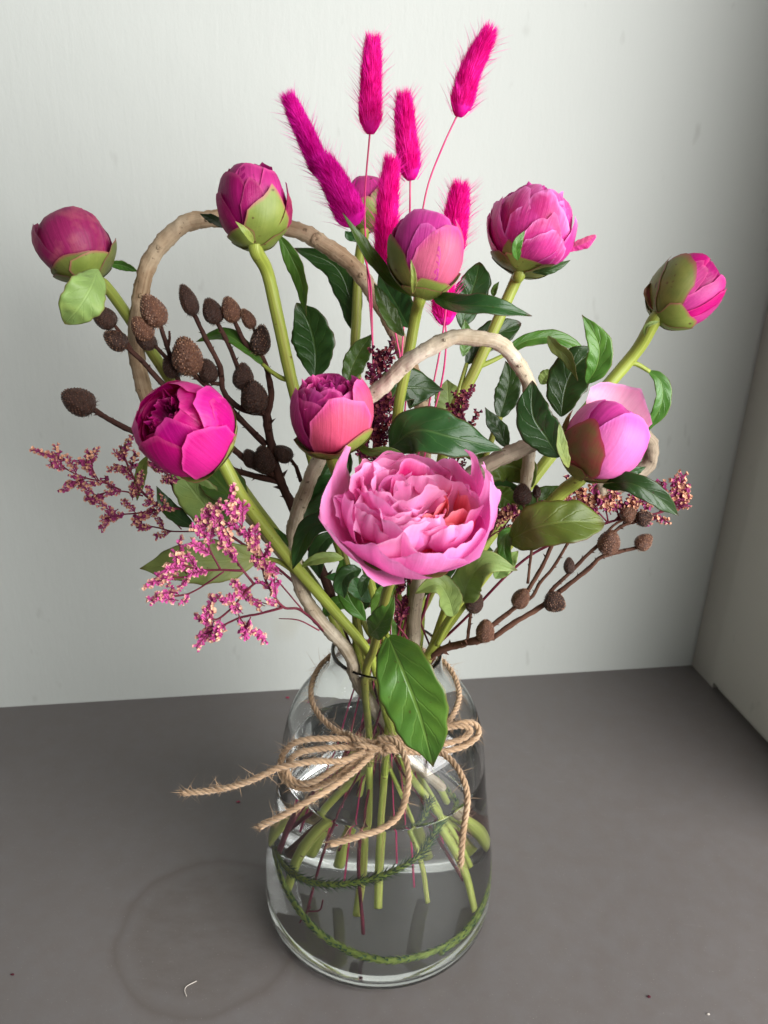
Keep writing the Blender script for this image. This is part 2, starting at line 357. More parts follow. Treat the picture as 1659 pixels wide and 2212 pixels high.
# ------------------------------------------------------------------ vase and water
VX, VY = T(816, 1927).x, 0.0
PROF = [(.060, -.0006), (.066, .0004), (.080, .0012), (.0882, .005), (.0903, .013), (.0907, .028), (.0890, .052), (.0857, .075), (.0823, .098), (.0796, .118),
        (.0776, .134), (.0758, .148), (.0735, .162), (.0700, .176), (.0645, .188), (.0570, .198), (.0490, .206), (.0436, .213), (.0408, .220), (.0394, .228), (.0394, .2330)]
def prof(z):
    z = max(PROF[0][1], min(z, PROF[-1][1]))
    for (r0, z0), (r1, z1) in zip(PROF, PROF[1:]):
        if z <= z1: return r0 + (r1 - r0) * (z - z0) / (z1 - z0)
    return PROF[-1][0]
def dense(pr):
    pts = cat_rom([(a, 0, b) for a, b in pr], 3); return [(q.x, q.z) for q in pts]
def revolve(pr, n=96):
    v, f = [], []
    for r, z in pr:
        for j in range(n):
            a = 2 * math.pi * j / n; v.append((VX + r * math.cos(a), VY + r * math.sin(a), z))
    for i in range(len(pr) - 1):
        for j in range(n):
            k = (j + 1) % n; f.append((i * n + j, i * n + k, (i + 1) * n + k, (i + 1) * n + j))
    b = len(v); v.append((VX, VY, pr[0][1])); v.append((VX, VY, pr[-1][1])); m = (len(pr) - 1) * n
    for j in range(n):
        k = (j + 1) % n; f.append((b, k, j)); f.append((b + 1, m + j, m + k))
    return v, f
outer = dense(PROF)
TH = .0026
inner = []
for r, z in outer:
    if z > .011: inner.append((r - TH, z))
inner = [(0.004, .0085), (.060, .0085), (.074, .0088), (.081, .0098)] + [q for q in inner if q[1] > .0125]
rim = [(outer[-1][0] - .0004, .2339), (outer[-1][0] - TH / 2, .2345), (inner[-1][0] + .0004, .2339)]
v, f = revolve([(0.003, -.0006), (.04, -.0006)] + outer + rim + inner[::-1])
vase = mk('glass_vase', v, f, GLASS)
tag(vase, 'clear glass bottle vase with narrow neck and rounded shoulders, full of stems', 'vase')
WL = .140
wp = [(r + .0003, z - (.0003 if z < .0127 else 0)) for r, z in inner if z < WL - .002]
rr = prof(WL) - TH + .0003
wp += [(rr + .0008, WL - .0015), (rr + .0004, WL + .0014), (rr - .002, WL + .0002), (rr - .006, WL), (rr * .5, WL), (.003, WL)]
v, f = revolve(wp)
tag(mk('vase_water', v, f, WATER), 'clear water standing inside the glass vase up to its shoulder', 'water')
def onv(x, y, off, Y=None):
    """point where the ray through (x,y) meets the vase, lifted by off"""
    d = ray(x, y); t = .25
    while t < .75:
        p = CAM + d * t
        if p.z < .234 and math.hypot(p.x - VX, p.y - VY) < prof(p.z) + off: return p
        t += .0004
    return P(x, y, Y if Y is not None else -.05)

# ------------------------------------------------------------------ leaves, stems, petals
def resample(pts, n):
    d = [0]
    for a, b in zip(pts, pts[1:]): d.append(d[-1] + (b - a).length)
    o = []; k = 0
    for i in range(n):
        t = d[-1] * i / (n - 1)
        while k < len(d) - 2 and d[k + 1] < t: k += 1
        o.append(pts[k].lerp(pts[k + 1], (t - d[k]) / max(1e-9, d[k + 1] - d[k])))
    return o
LSEED = [0]
def leaf(parent, pts, wpx, top=None, under=None, roll=0, fold=16, wave=.09, pet=None, belly=.46, ns=40, nt=13, twist=0, name='leaf'):
    """pts run from leaf base to tip; roll turns the blade about its midrib, 0 faces the camera"""
    LSEED[0] += 1; rnd = random.Random(LSEED[0]); top = top or LEAF_D; under = under or LEAF_U
    c = resample(cat_rom(PP(pts), 10), ns); fr = frames(c)
    hw = px(wpx, c[ns // 2]) / 2 / max(.35, math.cos(math.radians(roll)))
    a, b = .74, .74 * (1 - belly) / belly
    mx = belly ** a * (1 - belly) ** b
    ph = [rnd.uniform(0, 6.3) for _ in range(4)]; va, vb, uv = [], [], []
    fo = math.radians(fold)
    for i in range(ns):
        s = i / (ns - 1); t = fr[i][0]
        n = (CAM - c[i]).normalized(); n = (n - t * n.dot(t)).normalized()
        n = Matrix.Rotation(math.radians(roll + twist * (s - .5)), 3, t) @ n
        sd = t.cross(n)
        w_ = hw * max(.02, (max(s, .004) ** a) * ((1 - s) ** b) / mx * (1 - .22 * smooth(.72, .97, s)))
        for j in range(nt):
            v_ = -1 + 2 * j / (nt - 1); av = abs(v_)
            jag = 1 + (.04 * math.sin(s * 19 + ph[2] + v_) + .025 * math.sin(s * 47 + ph[3] * (1 if v_ > 0 else 2))) * av
            h = w_ * (math.sin(fo) * av ** 1.15 - .22 * math.sin(fo) * av ** 3) + hw * wave * (math.sin(s * 13 + ph[0] + (2 if v_ > 0 else 0)) * av ** 2 + .5 * math.sin(s * 29 + ph[1] + v_ * 2) * av ** 2) * min(1, s * 5) * min(1, (1 - s) * 4)
            h += w_ * .07 * math.sin(s * 38 - av * 6 + (0 if v_ > 0 else 1.4)) * av * (1 - av) * 2
            p = c[i] + sd * (v_ * w_ * math.cos(fo) * jag) + n * h
            va.append(p + n * .00016); vb.append(p - n * .00016); uv.append((s, v_))
    N = ns * nt; f = []; fm = []
    for i in range(ns - 1):
        for j in range(nt - 1):
            q = (i * nt + j, i * nt + j + 1, (i + 1) * nt + j + 1, (i + 1) * nt + j)
            f.append(q); fm.append(0); f.append(tuple(N + k for k in q[::-1])); fm.append(1)
        for j, s_ in ((0, 1), (nt - 1, -1)):
            q = (i * nt + j, (i + 1) * nt + j, N + (i + 1) * nt + j, N + i * nt + j); f.append(q if s_ > 0 else q[::-1]); fm.append(0)
    o = mk(name, va + vb, f, [top, under], parent, uv=uv + uv, fm=fm)
    if pet:
        pp = PP(pet) + [c[1]]; v, f, u = tube(cat_rom(pp, 6), [px(7, c[0]), px(4.5, c[0])], 6)
        mk('petiole', v, f, STEM, o, uv=u)
    return o
def stem(parent, ctrl, wpx, mat=STEM, sides=12, taper=1.0, n=10, name='stem'):
    pts = cat_rom(ctrl, n); r = px(wpx, pts[0]) / 2 * .88
    v, f, u = tube(pts, [r * 1.15, r, r, r * .92, r * .85, r * .8], sides, ridge=.07, ridgen=5, bump=.02, seed=int(r * 1e6))
    fm = [1 if max(v[i].z for i in q) < .15 else 0 for q in f]  # low faces inside the vase take the brightened stem colour
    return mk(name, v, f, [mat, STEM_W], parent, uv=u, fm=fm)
PS = [100]
def shell(parent, M, R, zs, phi, a0, a1, wid, mat, off=0, flare=0, ripple=0, rag=.03, cz=None, rnd_=.35, slant=0, curl=0, name='petal', ns=11, nt=11, lean=0, point=0, sq=0):
    PS[0] += 1; rnd = random.Random(PS[0]); ph = [rnd.uniform(0, 6.3) for _ in range(6)]
    sh = (M.translation.x * 77) % 6.28; rough_ = .045 if sq else .014
    phi, a0, a1, wid = (math.radians(q) for q in (phi, a0, a1, wid)); cz = R * zs if cz is None else cz
    e = Vector((-math.sin(phi), math.cos(phi), 0)); rd = Vector((math.cos(phi), math.sin(phi), 0)); v, uv, f = [], [], []
    for i in range(ns):
        s = i / (ns - 1)
        for j in range(nt):
            t = -1 + 2 * j / (nt - 1)
            top = 1 - rnd_ * abs(t) ** 2.6 + point * max(0, 1 - abs(t) * 2.2) + rag * (math.sin(t * 6 + ph[0]) + .5 * math.sin(t * 13 + ph[1]) + .2 * math.sin(t * 24 + ph[5]))
            al = a0 + (a1 - a0) * s * top
            la = t * wid * (.42 + .58 * smooth(0, .55, s))
            m = rd * math.sin(al) + Vector((0, 0, -math.cos(al)))
            d = m * math.cos(la) + e * math.sin(la)
            k = 1 + off + flare * s ** 3 + slant * t + curl * (max(0, s - .7) / .3) ** 2
            k += ripple * (math.sin(t * 5.5 + ph[2] + s * 2) + .6 * math.sin(t * 11 + ph[3] - s * 3)) * s * s
            k += rough_ * (math.sin(d.x * 3.1 + sh) * math.sin(d.y * 2.7 + d.z * 2 + sh * 2) + .5 * math.sin(d.x * 6 + d.z * 4 - sh) * math.sin(d.y * 5 + sh))
            if sq and d.z > -.2: k *= 1 + ((abs(math.hypot(d.x, d.y)) ** sq + abs(d.z) ** sq) ** (-1 / sq) - 1) * smooth(-.2, .3, d.z)
            k += .009 * abs(t) ** 7 + .006 * math.sin(t * 8 + ph[4]) * smooth(.3, 1, s) * (1 if name == 'petal' else .3)
            p = d * (R * k); p.z *= zs
            p += Vector((0, 0, cz)) + rd * (lean * R * s * s)
            v.append(M @ p); uv.append(((t + 1) / 2, s))
    for i in range(ns - 1):
        for j in range(nt - 1): f.append((i * nt + j, i * nt + j + 1, (i + 1) * nt + j + 1, (i + 1) * nt + j))
    return mk(name, v, f, mat, parent, uv=uv)
def headframe(cx, cy, Y, wpx, ang, tilt, zs):
    c = P(cx, cy, Y); R = px(wpx, c) / 2; a, t = math.radians(ang), math.radians(tilt)
    ax = (RV * math.sin(a) + UV_ * math.cos(a)) * math.cos(t) + BV * math.sin(t)
    tc = (CAM - c).normalized(); x = tc - ax * tc.dot(ax); x.normalize(); y = ax.cross(x)
    base = c - ax * (R * zs)
    M = Matrix.Translation(base) @ Matrix((x, y, ax)).transposed().to_4x4()
    return M, R, base, ax
def bud_core(parent, M, R, zs, mat, n=5, seed=0, top=172):
    rnd = random.Random(seed)
    for lay, (k, a1) in enumerate(((.80, top), (.89, top - 6))):
        for i in range(n): shell(parent, M, R, zs, 360 * (i + lay * .5) / n + rnd.uniform(-12, 12), 3, a1 + rnd.uniform(-8, 3), 50, mat, off=k - 1, slant=.03, rag=.02, cz=R * zs, sq=2.5)
def wrap(t, M, R, zs, lst, **k):
    """outer petals: (phi, a1, width, rank, flare, material), strictly layered by rank so that none cut through another"""
    rw = random.Random(int(M.translation.x * 9999) + len(lst)); mx_ = max(q[3] for q in lst); k = dict(k)
    lst = list(lst) + [(rw.uniform(-180, 180), rw.uniform(96, 132), rw.uniform(20, 34), rw.uniform(0, mx_), 0, rw.choice(lst)[5]) for _ in range(5)]
    for i, q in enumerate(sorted(lst, key=lambda q: q[3])):
        shell(t, M, R, zs, q[0], 4, q[1], q[2], q[5], off=-.09 + i * .0125, flare=q[4], slant=.004, sq=2.5, **k)
def sepals(t, M, R, zs, lst, off=.10):
    for i, q in enumerate(lst): shell(t, M, R, zs, q[0], 2, q[1] * .9, q[2] * .92, q[3], off=off + .012 * i, name='sepal', point=q[4] if len(q) > 4 else .03, rnd_=.3, rag=.015, sq=2.5)
def heart(parent, M, R, zs, mats, n, seed, r0=.2, r1=.72, top=1.84, spread=.05, wid=(22, 48), a1=(105, 140), ripple=.10):
    rnd = random.Random(seed)
    for k in range(n):
        q = r0 + (r1 - r0) * ((k + .5) / n) ** .7; Rk = R * q; A = rnd.uniform(*a1)
        tz = R * zs * (top - .35 * q * q + rnd.uniform(-spread, spread))
        cz = tz + Rk * 1.1 * math.cos(math.radians(A))
        shell(parent, M, Rk, 1.1, k * 137.5 + rnd.uniform(-20, 20), 40, A, rnd.uniform(*wid), rnd.choice(mats), ripple=ripple * rnd.uniform(.5, 1.4), rag=.05, cz=cz, ns=9, nt=13, curl=rnd.uniform(-.15, .15))

def in_vase(nx, ny, nz, ex, ey, ez):
    """way through the neck to the end of the stem under water"""
    return [Vector((VX + nx, ny, wz(nz))), Vector((VX + nx * .55 + ex * .2, ny * .6 + ey * .2, .165)), Vector((VX + ex * .75, ey * .75, ez + (.15 - ez) * .38)), Vector((VX + ex, ey, ez))]
PEO = 'peonies in the vase'
def peony(label, head, ctrl, vasepart, wst, sm=STEM):
    M, R, base, ax = headframe(*head)
    t = thing('peony', label, 'peony', (VX + vasepart[3], vasepart[4], vasepart[5]), PEO)
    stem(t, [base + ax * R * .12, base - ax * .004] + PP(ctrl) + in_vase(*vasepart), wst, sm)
    return t, M, R, head[6], base, ax

# --- petal colours
PA = m_petal('petal_dusky_rose', col(140, 112, 60), col(168, 42, 100), col(142, 22, 84), blotch=col(182, 82, 106))
PB = m_petal('petal_magenta', col(170, 70, 96), col(180, 26, 120), col(162, 18, 104))
PB2 = m_petal('petal_magenta_pale', col(190, 96, 112), col(206, 62, 148), col(190, 40, 128))
PC = m_petal('petal_peach_pink', col(222, 176, 128), col(230, 112, 142), col(226, 70, 150), streak=.45)
PC2 = m_petal('petal_orchid_pink', col(216, 120, 150), col(214, 62, 158), col(222, 84, 172), streak=.4)
PD = m_petal('petal_rose_pink', col(206, 90, 136), col(222, 66, 160), col(240, 126, 194), blotch=col(202, 44, 124))
PE_ = m_petal('petal_deep_pink', col(160, 44, 90), col(184, 30, 124), col(208, 70, 152))
PE2 = m_petal('petal_salmon_pink', col(206, 150, 100), col(222, 92, 130), col(222, 76, 150), streak=.45)
PF = m_petal('petal_pale_pink', col(250, 222, 180), col(246, 128, 200), col(240, 104, 196), streak=.28)
PF2 = m_petal('petal_white_pink', col(250, 210, 214), col(250, 190, 220), col(246, 160, 208), streak=.22, trans=.4)
PI_ = m_petal('petal_hot_magenta', col(200, 70, 110), col(202, 8, 132), col(196, 10, 124), streak=.4)
PI2 = m_petal('petal_hot_pink', col(222, 110, 106), col(220, 36, 148), col(216, 26, 142), streak=.4)
PI3 = m_petal('petal_dark_heart', col(96, 0, 52), col(146, 2, 90), col(180, 8, 118), streak=.4)
PJ = m_petal('petal_open_pink', col(253, 200, 218), col(252, 150, 216), col(252, 164, 222), streak=.16, trans=.40, edge=.15)
PJ2 = m_petal('petal_ruffle_pink', col(250, 120, 172), col(252, 160, 214), col(253, 180, 224), streak=.16, trans=.42, edge=.12)
PJ3 = m_petal('petal_salmon_heart', col(244, 84, 100), col(250, 108, 116), col(252, 146, 156), streak=.2, trans=.3, edge=.15)
PJ4 = m_petal('petal_crimson_heart', col(180, 14, 76), col(214, 44, 120), col(244, 130, 188), streak=.2)

# A: dusky rose bud
t, M, R, zs, b, ax = peony('dusky rose peony bud with a pale green leaf folded down beneath it', (163, 528, .06, 150, -22, 4, .98),
    [(228, 618, .058), (300, 718, .05), (362, 812, .04), (520, 1050, .02), (690, 1280, .005)], (-.026, .004, .205, .055, .022, .035), 27)
bud_core(t, M, R, zs, PA, seed=1)
wrap(t, M, R, zs, [(-10, 150, 62, 0.02, 0, PA), (75, 160, 55, 0.0, 0, PA), (-95, 140, 50, 0.03, 0.1, PA), (165, 155, 60, 0.02, 0, PA), (-150, 145, 50, 0.0, 0.05, PA)])
sepals(t, M, R, zs, [(-35, 66, 46, SEP_O), (30, 60, 40, SEP_G), (100, 92, 32, SEP_O), (180, 80, 40, SEP_G), (-110, 60, 36, SEP_O)])
leaf(t, [(212, 582, .03), (196, 622, .012), (168, 668, .005), (140, 700, .01)], 88, LEAF_U, LEAF_M, roll=-12, fold=-12, belly=.55)
leaf(t, [(232, 570, .07), (262, 572, .075), (298, 586, .08)], 20, LEAF_M, roll=30)
# B: tall magenta bud
t, M, R, zs, b, ax = peony('tall magenta peony bud with a torn petal standing up at its top', (545, 440, .0, 150, -4, 4, 1.16),
    [(577, 590, .002), (600, 690, .006), (636, 850, .012), (700, 1080, .012), (765, 1290, .008)], (-.020, .010, .205, .040, .030, .035), 33)
bud_core(t, M, R, zs, PB, seed=2, top=160)
wrap(t, M, R, zs, [(-55, 128, 55, 0.03, 0, PB), (5, 140, 46, 0.0, 0, PB2), (52, 132, 42, 0.025, 0, PB2), (95, 118, 30, 0.05, 0.12, PB), (150, 140, 50, 0.02, 0, PB), (-130, 140, 55, 0.02, 0, PB), (70, 96, 16, 0.09, 0.1, PA)], rag=.02)
shell(t, M, R * .8, zs, 150, 60, 128, 26, PB, off=.0, flare=.05, cz=R * zs * 1.62, rag=.03, rnd_=.12)
sepals(t, M, R, zs, [(32, 94, 40, SEP_G, 0.18), (-70, 50, 40, SEP_G, 0), (110, 70, 34, SEP_G, 0), (180, 70, 40, SEP_G, 0)])
leaf(t, [(548, 525, -.022), (530, 500, -.03), (508, 478, -.032)], 15, SEP_G, SEP_G, roll=20, name='sepal')
leaf(t, [(602, 508, .0), (626, 548, .0), (650, 605, .004), (662, 682, .006)], 34, LEAF_M, roll=35, twist=60)
leaf(t, [(482, 492, .012), (462, 476, .02), (432, 462, .024)], 20, LEAF_D, roll=30)
leaf(t, [(570, 790, .016), (520, 742, .02), (478, 722, .026), (424, 738, .03)], 30, LEAF_M, roll=30, pet=[(634, 820, .010), (612, 818, .012), (588, 804, .014)])
leaf(t, [(680, 818, .03), (682, 760, .034), (668, 700, .03), (640, 654, .03)], 92, LEAF_D, roll=-10, fold=14, belly=.5, pet=[(655, 930, .014), (672, 870, .026)])
# H: bud behind the bunny tails
t, M, R, zs, b, ax = peony('half hidden green and pink peony bud behind the bunny tails', (793, 437, .13, 108, 6, 0, 1.05),
    [(776, 560, .125), (770, 680, .115), (768, 790, .10), (790, 1050, .06), (812, 1240, .03)], (-.006, .026, .205, .020, .045, .03), 25)
bud_core(t, M, R, zs, PA, seed=3)
wrap(t, M, R, zs, [(-60, 150, 55, 0, 0, PB2), (10, 155, 55, 0, 0, PB2), (80, 150, 55, 0, 0, PB2), (180, 150, 60, 0, 0, PB2)])
sepals(t, M, R, zs, [(45, 130, 42, SEP_O), (-50, 70, 44, SEP_G), (0, 88, 26, SEP_G), (130, 90, 46, SEP_O), (-140, 80, 46, SEP_O)])
leaf(t, [(764, 716, .115), (756, 640, .122), (722, 572, .125), (634, 536, .12)], 62, LEAF_D, roll=-15, fold=10)
leaf(t, [(748, 830, .08), (762, 790, .085), (782, 752, .088), (803, 722, .09)], 52, LEAF_M, roll=10)
leaf(t, [(745, 500, .12), (760, 510, .12), (800, 502, .12)], 26, LEAF_D, roll=0, name='sepal')
# C: pink and peach bud
t, M, R, zs, b, ax = peony('round orchid pink and peach peony bud with a long leaf at its base', (922, 543, -.04, 160, 8, 8, 1.08),
    [(898, 680, -.036), (880, 780, -.034), (858, 900, -.032), (850, 1080, -.02), (856, 1260, -.008)], (.012, .0, .205, -.018, .030, .03), 28)
bud_core(t, M, R, zs, PC2, seed=4, top=176)
wrap(t, M, R, zs, [(35, 118, 50, 0.035, 0, PC), (-10, 152, 55, 0.015, 0, PC2), (80, 140, 44, 0.02, 0, PC), (-75, 150, 50, 0.0, 0, PC2), (170, 150, 58, 0.02, 0, PC2), (120, 145, 50, 0.01, 0, PC2), (-130, 148, 52, 0.01, 0, PC2)], rag=.015)
sepals(t, M, R, zs, [(-66, 108, 36, SEP_O), (48, 50, 38, SEP_G), (120, 80, 40, SEP_G), (-130, 90, 44, SEP_O), (0, 34, 30, SEP_G)])
leaf(t, [(892, 634, -.072), (894, 600, -.078), (888, 560, -.078)], 14, SEP_G, SEP_G, roll=0, name='sepal')
leaf(t, [(892, 640, -.03), (838, 598, -.026), (790, 538, -.028), (740, 460, -.03)], 30, LEAF_M, roll=32, twist=30)
leaf(t, [(884, 708, -.022), (862, 668, -.014), (838, 626, -.01), (818, 590, -.008)], 74, LEAF_D, roll=8, fold=22)
leaf(t, [(872, 726, -.028), (846, 690, -.03), (824, 648, -.03), (808, 612, -.03)], 36, LEAF_M, roll=25)
leaf(t, [(936, 640, -.045), (990, 658, -.066), (1070, 664, -.074), (1149, 683, -.07)], 46, LEAF_D, LEAF_O, roll=-30, fold=24, pet=[(905, 632, -.04)])
leaf(t, [(840, 872, -.012), (862, 840, .004), (910, 838, .012), (958, 842, .014)], 92, LEAF_D, roll=-8, fold=10, belly=.42)
# D: loose pink peony
t, M, R, zs, b, ax = peony('loosely opening rose pink peony with one petal curled out sideways', (1150, 492, .05, 184, 15, 8, .98),
    [(1112, 610, .05), (1062, 722, .045), (1020, 812, .04), (975, 902, .035), (935, 1100, .025), (912, 1250, .018)], (.022, .012, .205, -.030, .038, .03), 29)
bud_core(t, M, R, zs, PD, seed=5, top=160)
wrap(t, M, R * .97, zs, [(10, 128, 46, 0.03, 0.02, PD), (-45, 132, 44, 0.02, 0.03, PD), (55, 135, 46, 0.015, 0, PD), (-85, 116, 40, 0.06, 0.05, PD), (-105, 100, 30, 0.1, 0.03, PD), (100, 140, 50, 0.0, 0, PD), (150, 140, 50, 0.04, 0.02, PD), (-150, 146, 50, 0.04, 0, PD), (32, 80, 32, 0.06, 0.04, PD)], rag=.045, ripple=.02)
heart(t, M, R, zs, [PD, PC2], 16, 55, top=1.92)
leaf(t, [(1212, 540, .045), (1238, 532, .043), (1262, 524, .042), (1288, 508, .042)], 24, PD, PD, roll=30, fold=20, belly=.6, name='petal')
sepals(t, M, R, zs, [(-30, 60, 12, SEP_O, 0.08), (20, 40, 36, SEP_G, 0.02), (-100, 50, 36, SEP_O, 0), (110, 50, 40, SEP_O, 0), (180, 60, 44, SEP_O, 0)])
leaf(t, [(1150, 588, .028), (1190, 582, .024), (1232, 562, .03)], 16, LEAF_D, roll=40, name='sepal')
leaf(t, [(1118, 562, .01), (1116, 530, .004), (1134, 498, .006)], 22, LEAF_M, roll=20, name='sepal')
leaf(t, [(996, 708, .05), (1012, 650, .055), (1028, 604, .055), (1036, 566, .05)], 72, LEAF_D, roll=12, fold=10, belly=.55)
leaf(t, [(1006, 788, .045), (1044, 740, .052), (1084, 716, .058), (1126, 698, .062)], 62, LEAF_D, roll=-10, belly=.55, pet=[(984, 892, .034), (990, 850, .036)])
leaf(t, [(1000, 770, .04), (1006, 730, .045), (1004, 690, .046)], 30, LEAF_M, roll=20)
leaf(t, [(1088, 768, .046), (1140, 736, .048), (1206, 732, .052), (1276, 764, .056)], 32, LEAF_M, roll=-30, pet=[(1024, 796, .042), (1058, 782, .044)])
leaf(t, [(1066, 640, .05), (1068, 625, .046), (1078, 608, .045)], 14, LEAF_M, roll=0)
leaf(t, [(1096, 968, -.01), (1078, 930, -.004), (1060, 908, -.002), (1048, 880, -.002)], 36, LEAF_D, roll=25, twist=40)
leaf(t, [(900, 1290, .0), (930, 1250, -.002), (960, 1230, -.004), (1000, 1200, -.004)], 50, LEAF_D, roll=10)
leaf(t, [(884, 1330, .01), (900, 1280, .01), (904, 1220, .01), (920, 1170, .01)], 44, LEAF_M, roll=-12)
leaf(t, [(960, 905, .05), (968, 870, .055), (966, 820, .06)], 66, LEAF_U, LEAF_U, roll=15)
# G: tight bud with olive sepals
t, M, R, zs, b, ax = peony('tight magenta peony bud wrapped in big olive sepals on a slanting stem', (1484, 627, .05, 142, 47, 4, 1.12),
    [(1382, 748, .05), (1340, 800, .05), (1255, 900, .042), (1170, 1010, .032), (1080, 1130, .022), (985, 1270, .012)], (.030, .004, .207, -.058, .022, .03), 31)
bud_core(t, M, R, zs, PB, seed=6)
wrap(t, M, R, zs, [(10, 150, 58, 0.0, 0, PB), (60, 140, 46, 0.02, 0, PB2), (95, 120, 36, 0.035, 0, PB2), (-60, 158, 56, 0.0, 0, PI_), (180, 150, 60, 0.0, 0, PB), (-130, 150, 55, 0.0, 0, PB), (135, 140, 50, 0.02, 0, PB)])
sepals(t, M, R, zs, [(-40, 122, 46, SEP_O, 0), (-95, 118, 40, SEP_O, 0), (62, 62, 44, SEP_G, 0.1), (130, 70, 44, SEP_G, 0), (180, 90, 44, SEP_O, 0)])
leaf(t, [(1412, 670, .045), (1398, 632, .05), (1414, 606, .055)], 16, SEP_R, SEP_R, roll=20, name='sepal')
leaf(t, [(1424, 694, .03), (1398, 704, .03), (1392, 728, .032)], 10, LEAF_U, roll=20, name='sepal')
leaf(t, [(1400, 800, .05), (1428, 826, .046), (1428, 876, .044), (1394, 936, .046)], 36, LEAF_M, roll=-25, pet=[(1352, 786, .05), (1374, 786, .05)])
leaf(t, [(1268, 828, .02), (1290, 790, .016), (1292, 740, .016), (1257, 680, .02)], 58, LEAF_M, LEAF_O, roll=15, fold=20, belly=.42)
leaf(t, [(1212, 900, .03), (1222, 840, .034), (1246, 790, .038), (1292, 752, .04)], 92, LEAF_D, roll=-8, belly=.5)
leaf(t, [(1184, 726, .044), (1200, 750, .034), (1226, 772, .03), (1248, 822, .03)], 26, LEAF_U, LEAF_D, roll=25, twist=50)
leaf(t, [(1168, 830, .06), (1180, 812, .06), (1196, 800, .06)], 30, LEAF_U, roll=0)
# F: pale pink bud
t, M, R, zs, b, ax = peony('pale pink peony bud with a whitish petal raised behind and a red green sepal', (1306, 950, -.055, 164, 30, 14, 1.06),
    [(1216, 1062, -.052), (1160, 1120, -.048), (1110, 1160, -.044), (1010, 1290, -.030), (950, 1375, -.02)], (.026, -.012, .212, -.055, -.020, .035), 34)
bud_core(t, M, R, zs, PF, seed=7, top=176)
wrap(t, M, R, zs, [(38, 146, 56, 0.03, 0, PF), (-20, 160, 58, 0.01, 0, PC2), (95, 150, 50, 0.01, 0, PF), (-90, 150, 54, 0.01, 0, PF), (180, 150, 60, 0.01, 0, PF), (-140, 150, 50, 0.0, 0, PF)], rag=.012)
shell(t, M, R * .98, zs, -168, 40, 134, 62, PF2, off=.0, flare=.08, cz=R * zs * 1.72, rag=.04, rnd_=.2, ripple=.02)
sepals(t, M, R, zs, [(-26, 112, 40, SEP_R, 0.05), (32, 36, 40, SEP_R, 0.05), (-100, 100, 26, SEP_G, 0.15), (120, 50, 44, SEP_G, 0), (180, 70, 44, SEP_O, 0), (-60, 40, 36, SEP_O, 0)])
leaf(t, [(1206, 988, -.055), (1182, 946, -.060), (1152, 896, -.058), (1150, 822, -.05)], 84, LEAF_D, LEAF_M, roll=-10, fold=14, belly=.48)
leaf(t, [(1228, 1010, -.08), (1212, 962, -.085), (1208, 912, -.085)], 24, LEAF_U, LEAF_O, roll=35, name='sepal')
leaf(t, [(1302, 1050, -.06), (1356, 1042, -.072), (1412, 1068, -.076), (1466, 1114, -.07)], 50, LEAF_D, LEAF_M, roll=-10, fold=18)
leaf(t, [(1336, 1028, -.03), (1366, 1020, -.026), (1396, 1008, -.024)], 20, LEAF_D, roll=25)
leaf(t, [(1098, 1168, -.07), (1150, 1142, -.088), (1226, 1128, -.092), (1306, 1130, -.086)], 100, LEAF_O, LEAF_U, roll=-22, fold=12, belly=.56, wave=.07, pet=[(1120, 1152, -.045)])
leaf(t, [(1112, 1140, -.06), (1092, 1160, -.07), (1092, 1200, -.074), (1106, 1236, -.07)], 32, LEAF_M, roll=20)
leaf(t, [(1000, 1300, -.045), (1016, 1250, -.07), (1056, 1216, -.08), (1118, 1232, -.08)], 74, LEAF_U, LEAF_M, roll=-12, fold=16, wave=.12, pet=[(944, 1392, -.025), (965, 1350, -.035)])
leaf(t, [(980, 1330, -.05), (968, 1290, -.06), (944, 1262, -.066), (896, 1282, -.066)], 60, LEAF_U, LEAF_M, roll=14, fold=26, wave=.1)
leaf(t, [(1040, 1040, -.02), (1076, 1010, -.016), (1116, 1010, -.014), (1150, 1052, -.016)], 78, LEAF_O, LEAF_O, roll=20, fold=-14, wave=.08, belly=.55)
leaf(t, [(1060, 1056, -.015), (1080, 1070, -.014), (1100, 1082, -.014), (1112, 1096, -.014)], 54, LEAF_O, LEAF_O, roll=10)
leaf(t, [(1120, 1140, -.03), (1150, 1100, -.022), (1190, 1070, -.018), (1226, 1052, -.016)], 60, LEAF_M, LEAF_U, roll=-10)
leaf(t, [(1070, 1250, -.05), (1090, 1220, -.05), (1120, 1190, -.05)], 42, LEAF_U, LEAF_M, roll=10)
# E: ruffled bud above the open flower
t, M, R, zs, b, ax = peony('ruffled deep pink peony bud with salmon outer petal, just above the open peony', (716, 890, -.07, 172, 2, 24, 1.06),
    [(738, 1050, -.055), (770, 1150, -.042), (805, 1280, -.03)], (.004, -.020, .212, .0, -.045, .05), 28)
bud_core(t, M, R, zs, PE_, seed=8, top=140)
wrap(t, M, R, zs, [(18, 122, 46, 0.045, 0.02, PE2), (-42, 118, 46, 0.02, 0, PE_), (-85, 124, 42, 0.03, 0, PE_), (70, 142, 40, 0.03, 0.0, PE2), (115, 140, 40, 0.02, 0, PE_), (180, 138, 50, 0.02, 0, PE_), (-140, 134, 50, 0.01, 0, PE_)], rag=.02, rnd_=.25)
heart(t, M, R, zs, [PE_, PE_, PB2], 22, 66, top=1.80, r1=.82)
sepals(t, M, R, zs, [(58, 84, 36, SEP_G), (-20, 50, 38, SEP_G), (-75, 62, 26, SEP_O), (130, 80, 44, SEP_G), (-150, 60, 44, SEP_O)])
leaf(t, [(770, 960, -.07), (800, 976, -.078), (838, 972, -.08), (872, 980, -.078)], 20, LEAF_M, roll=20)
leaf(t, [(842, 968, -.05), (900, 930, -.062), (980, 946, -.066), (1092, 974, -.06)], 104, LEAF_D, LEAF_D, roll=-18, fold=12, belly=.38)
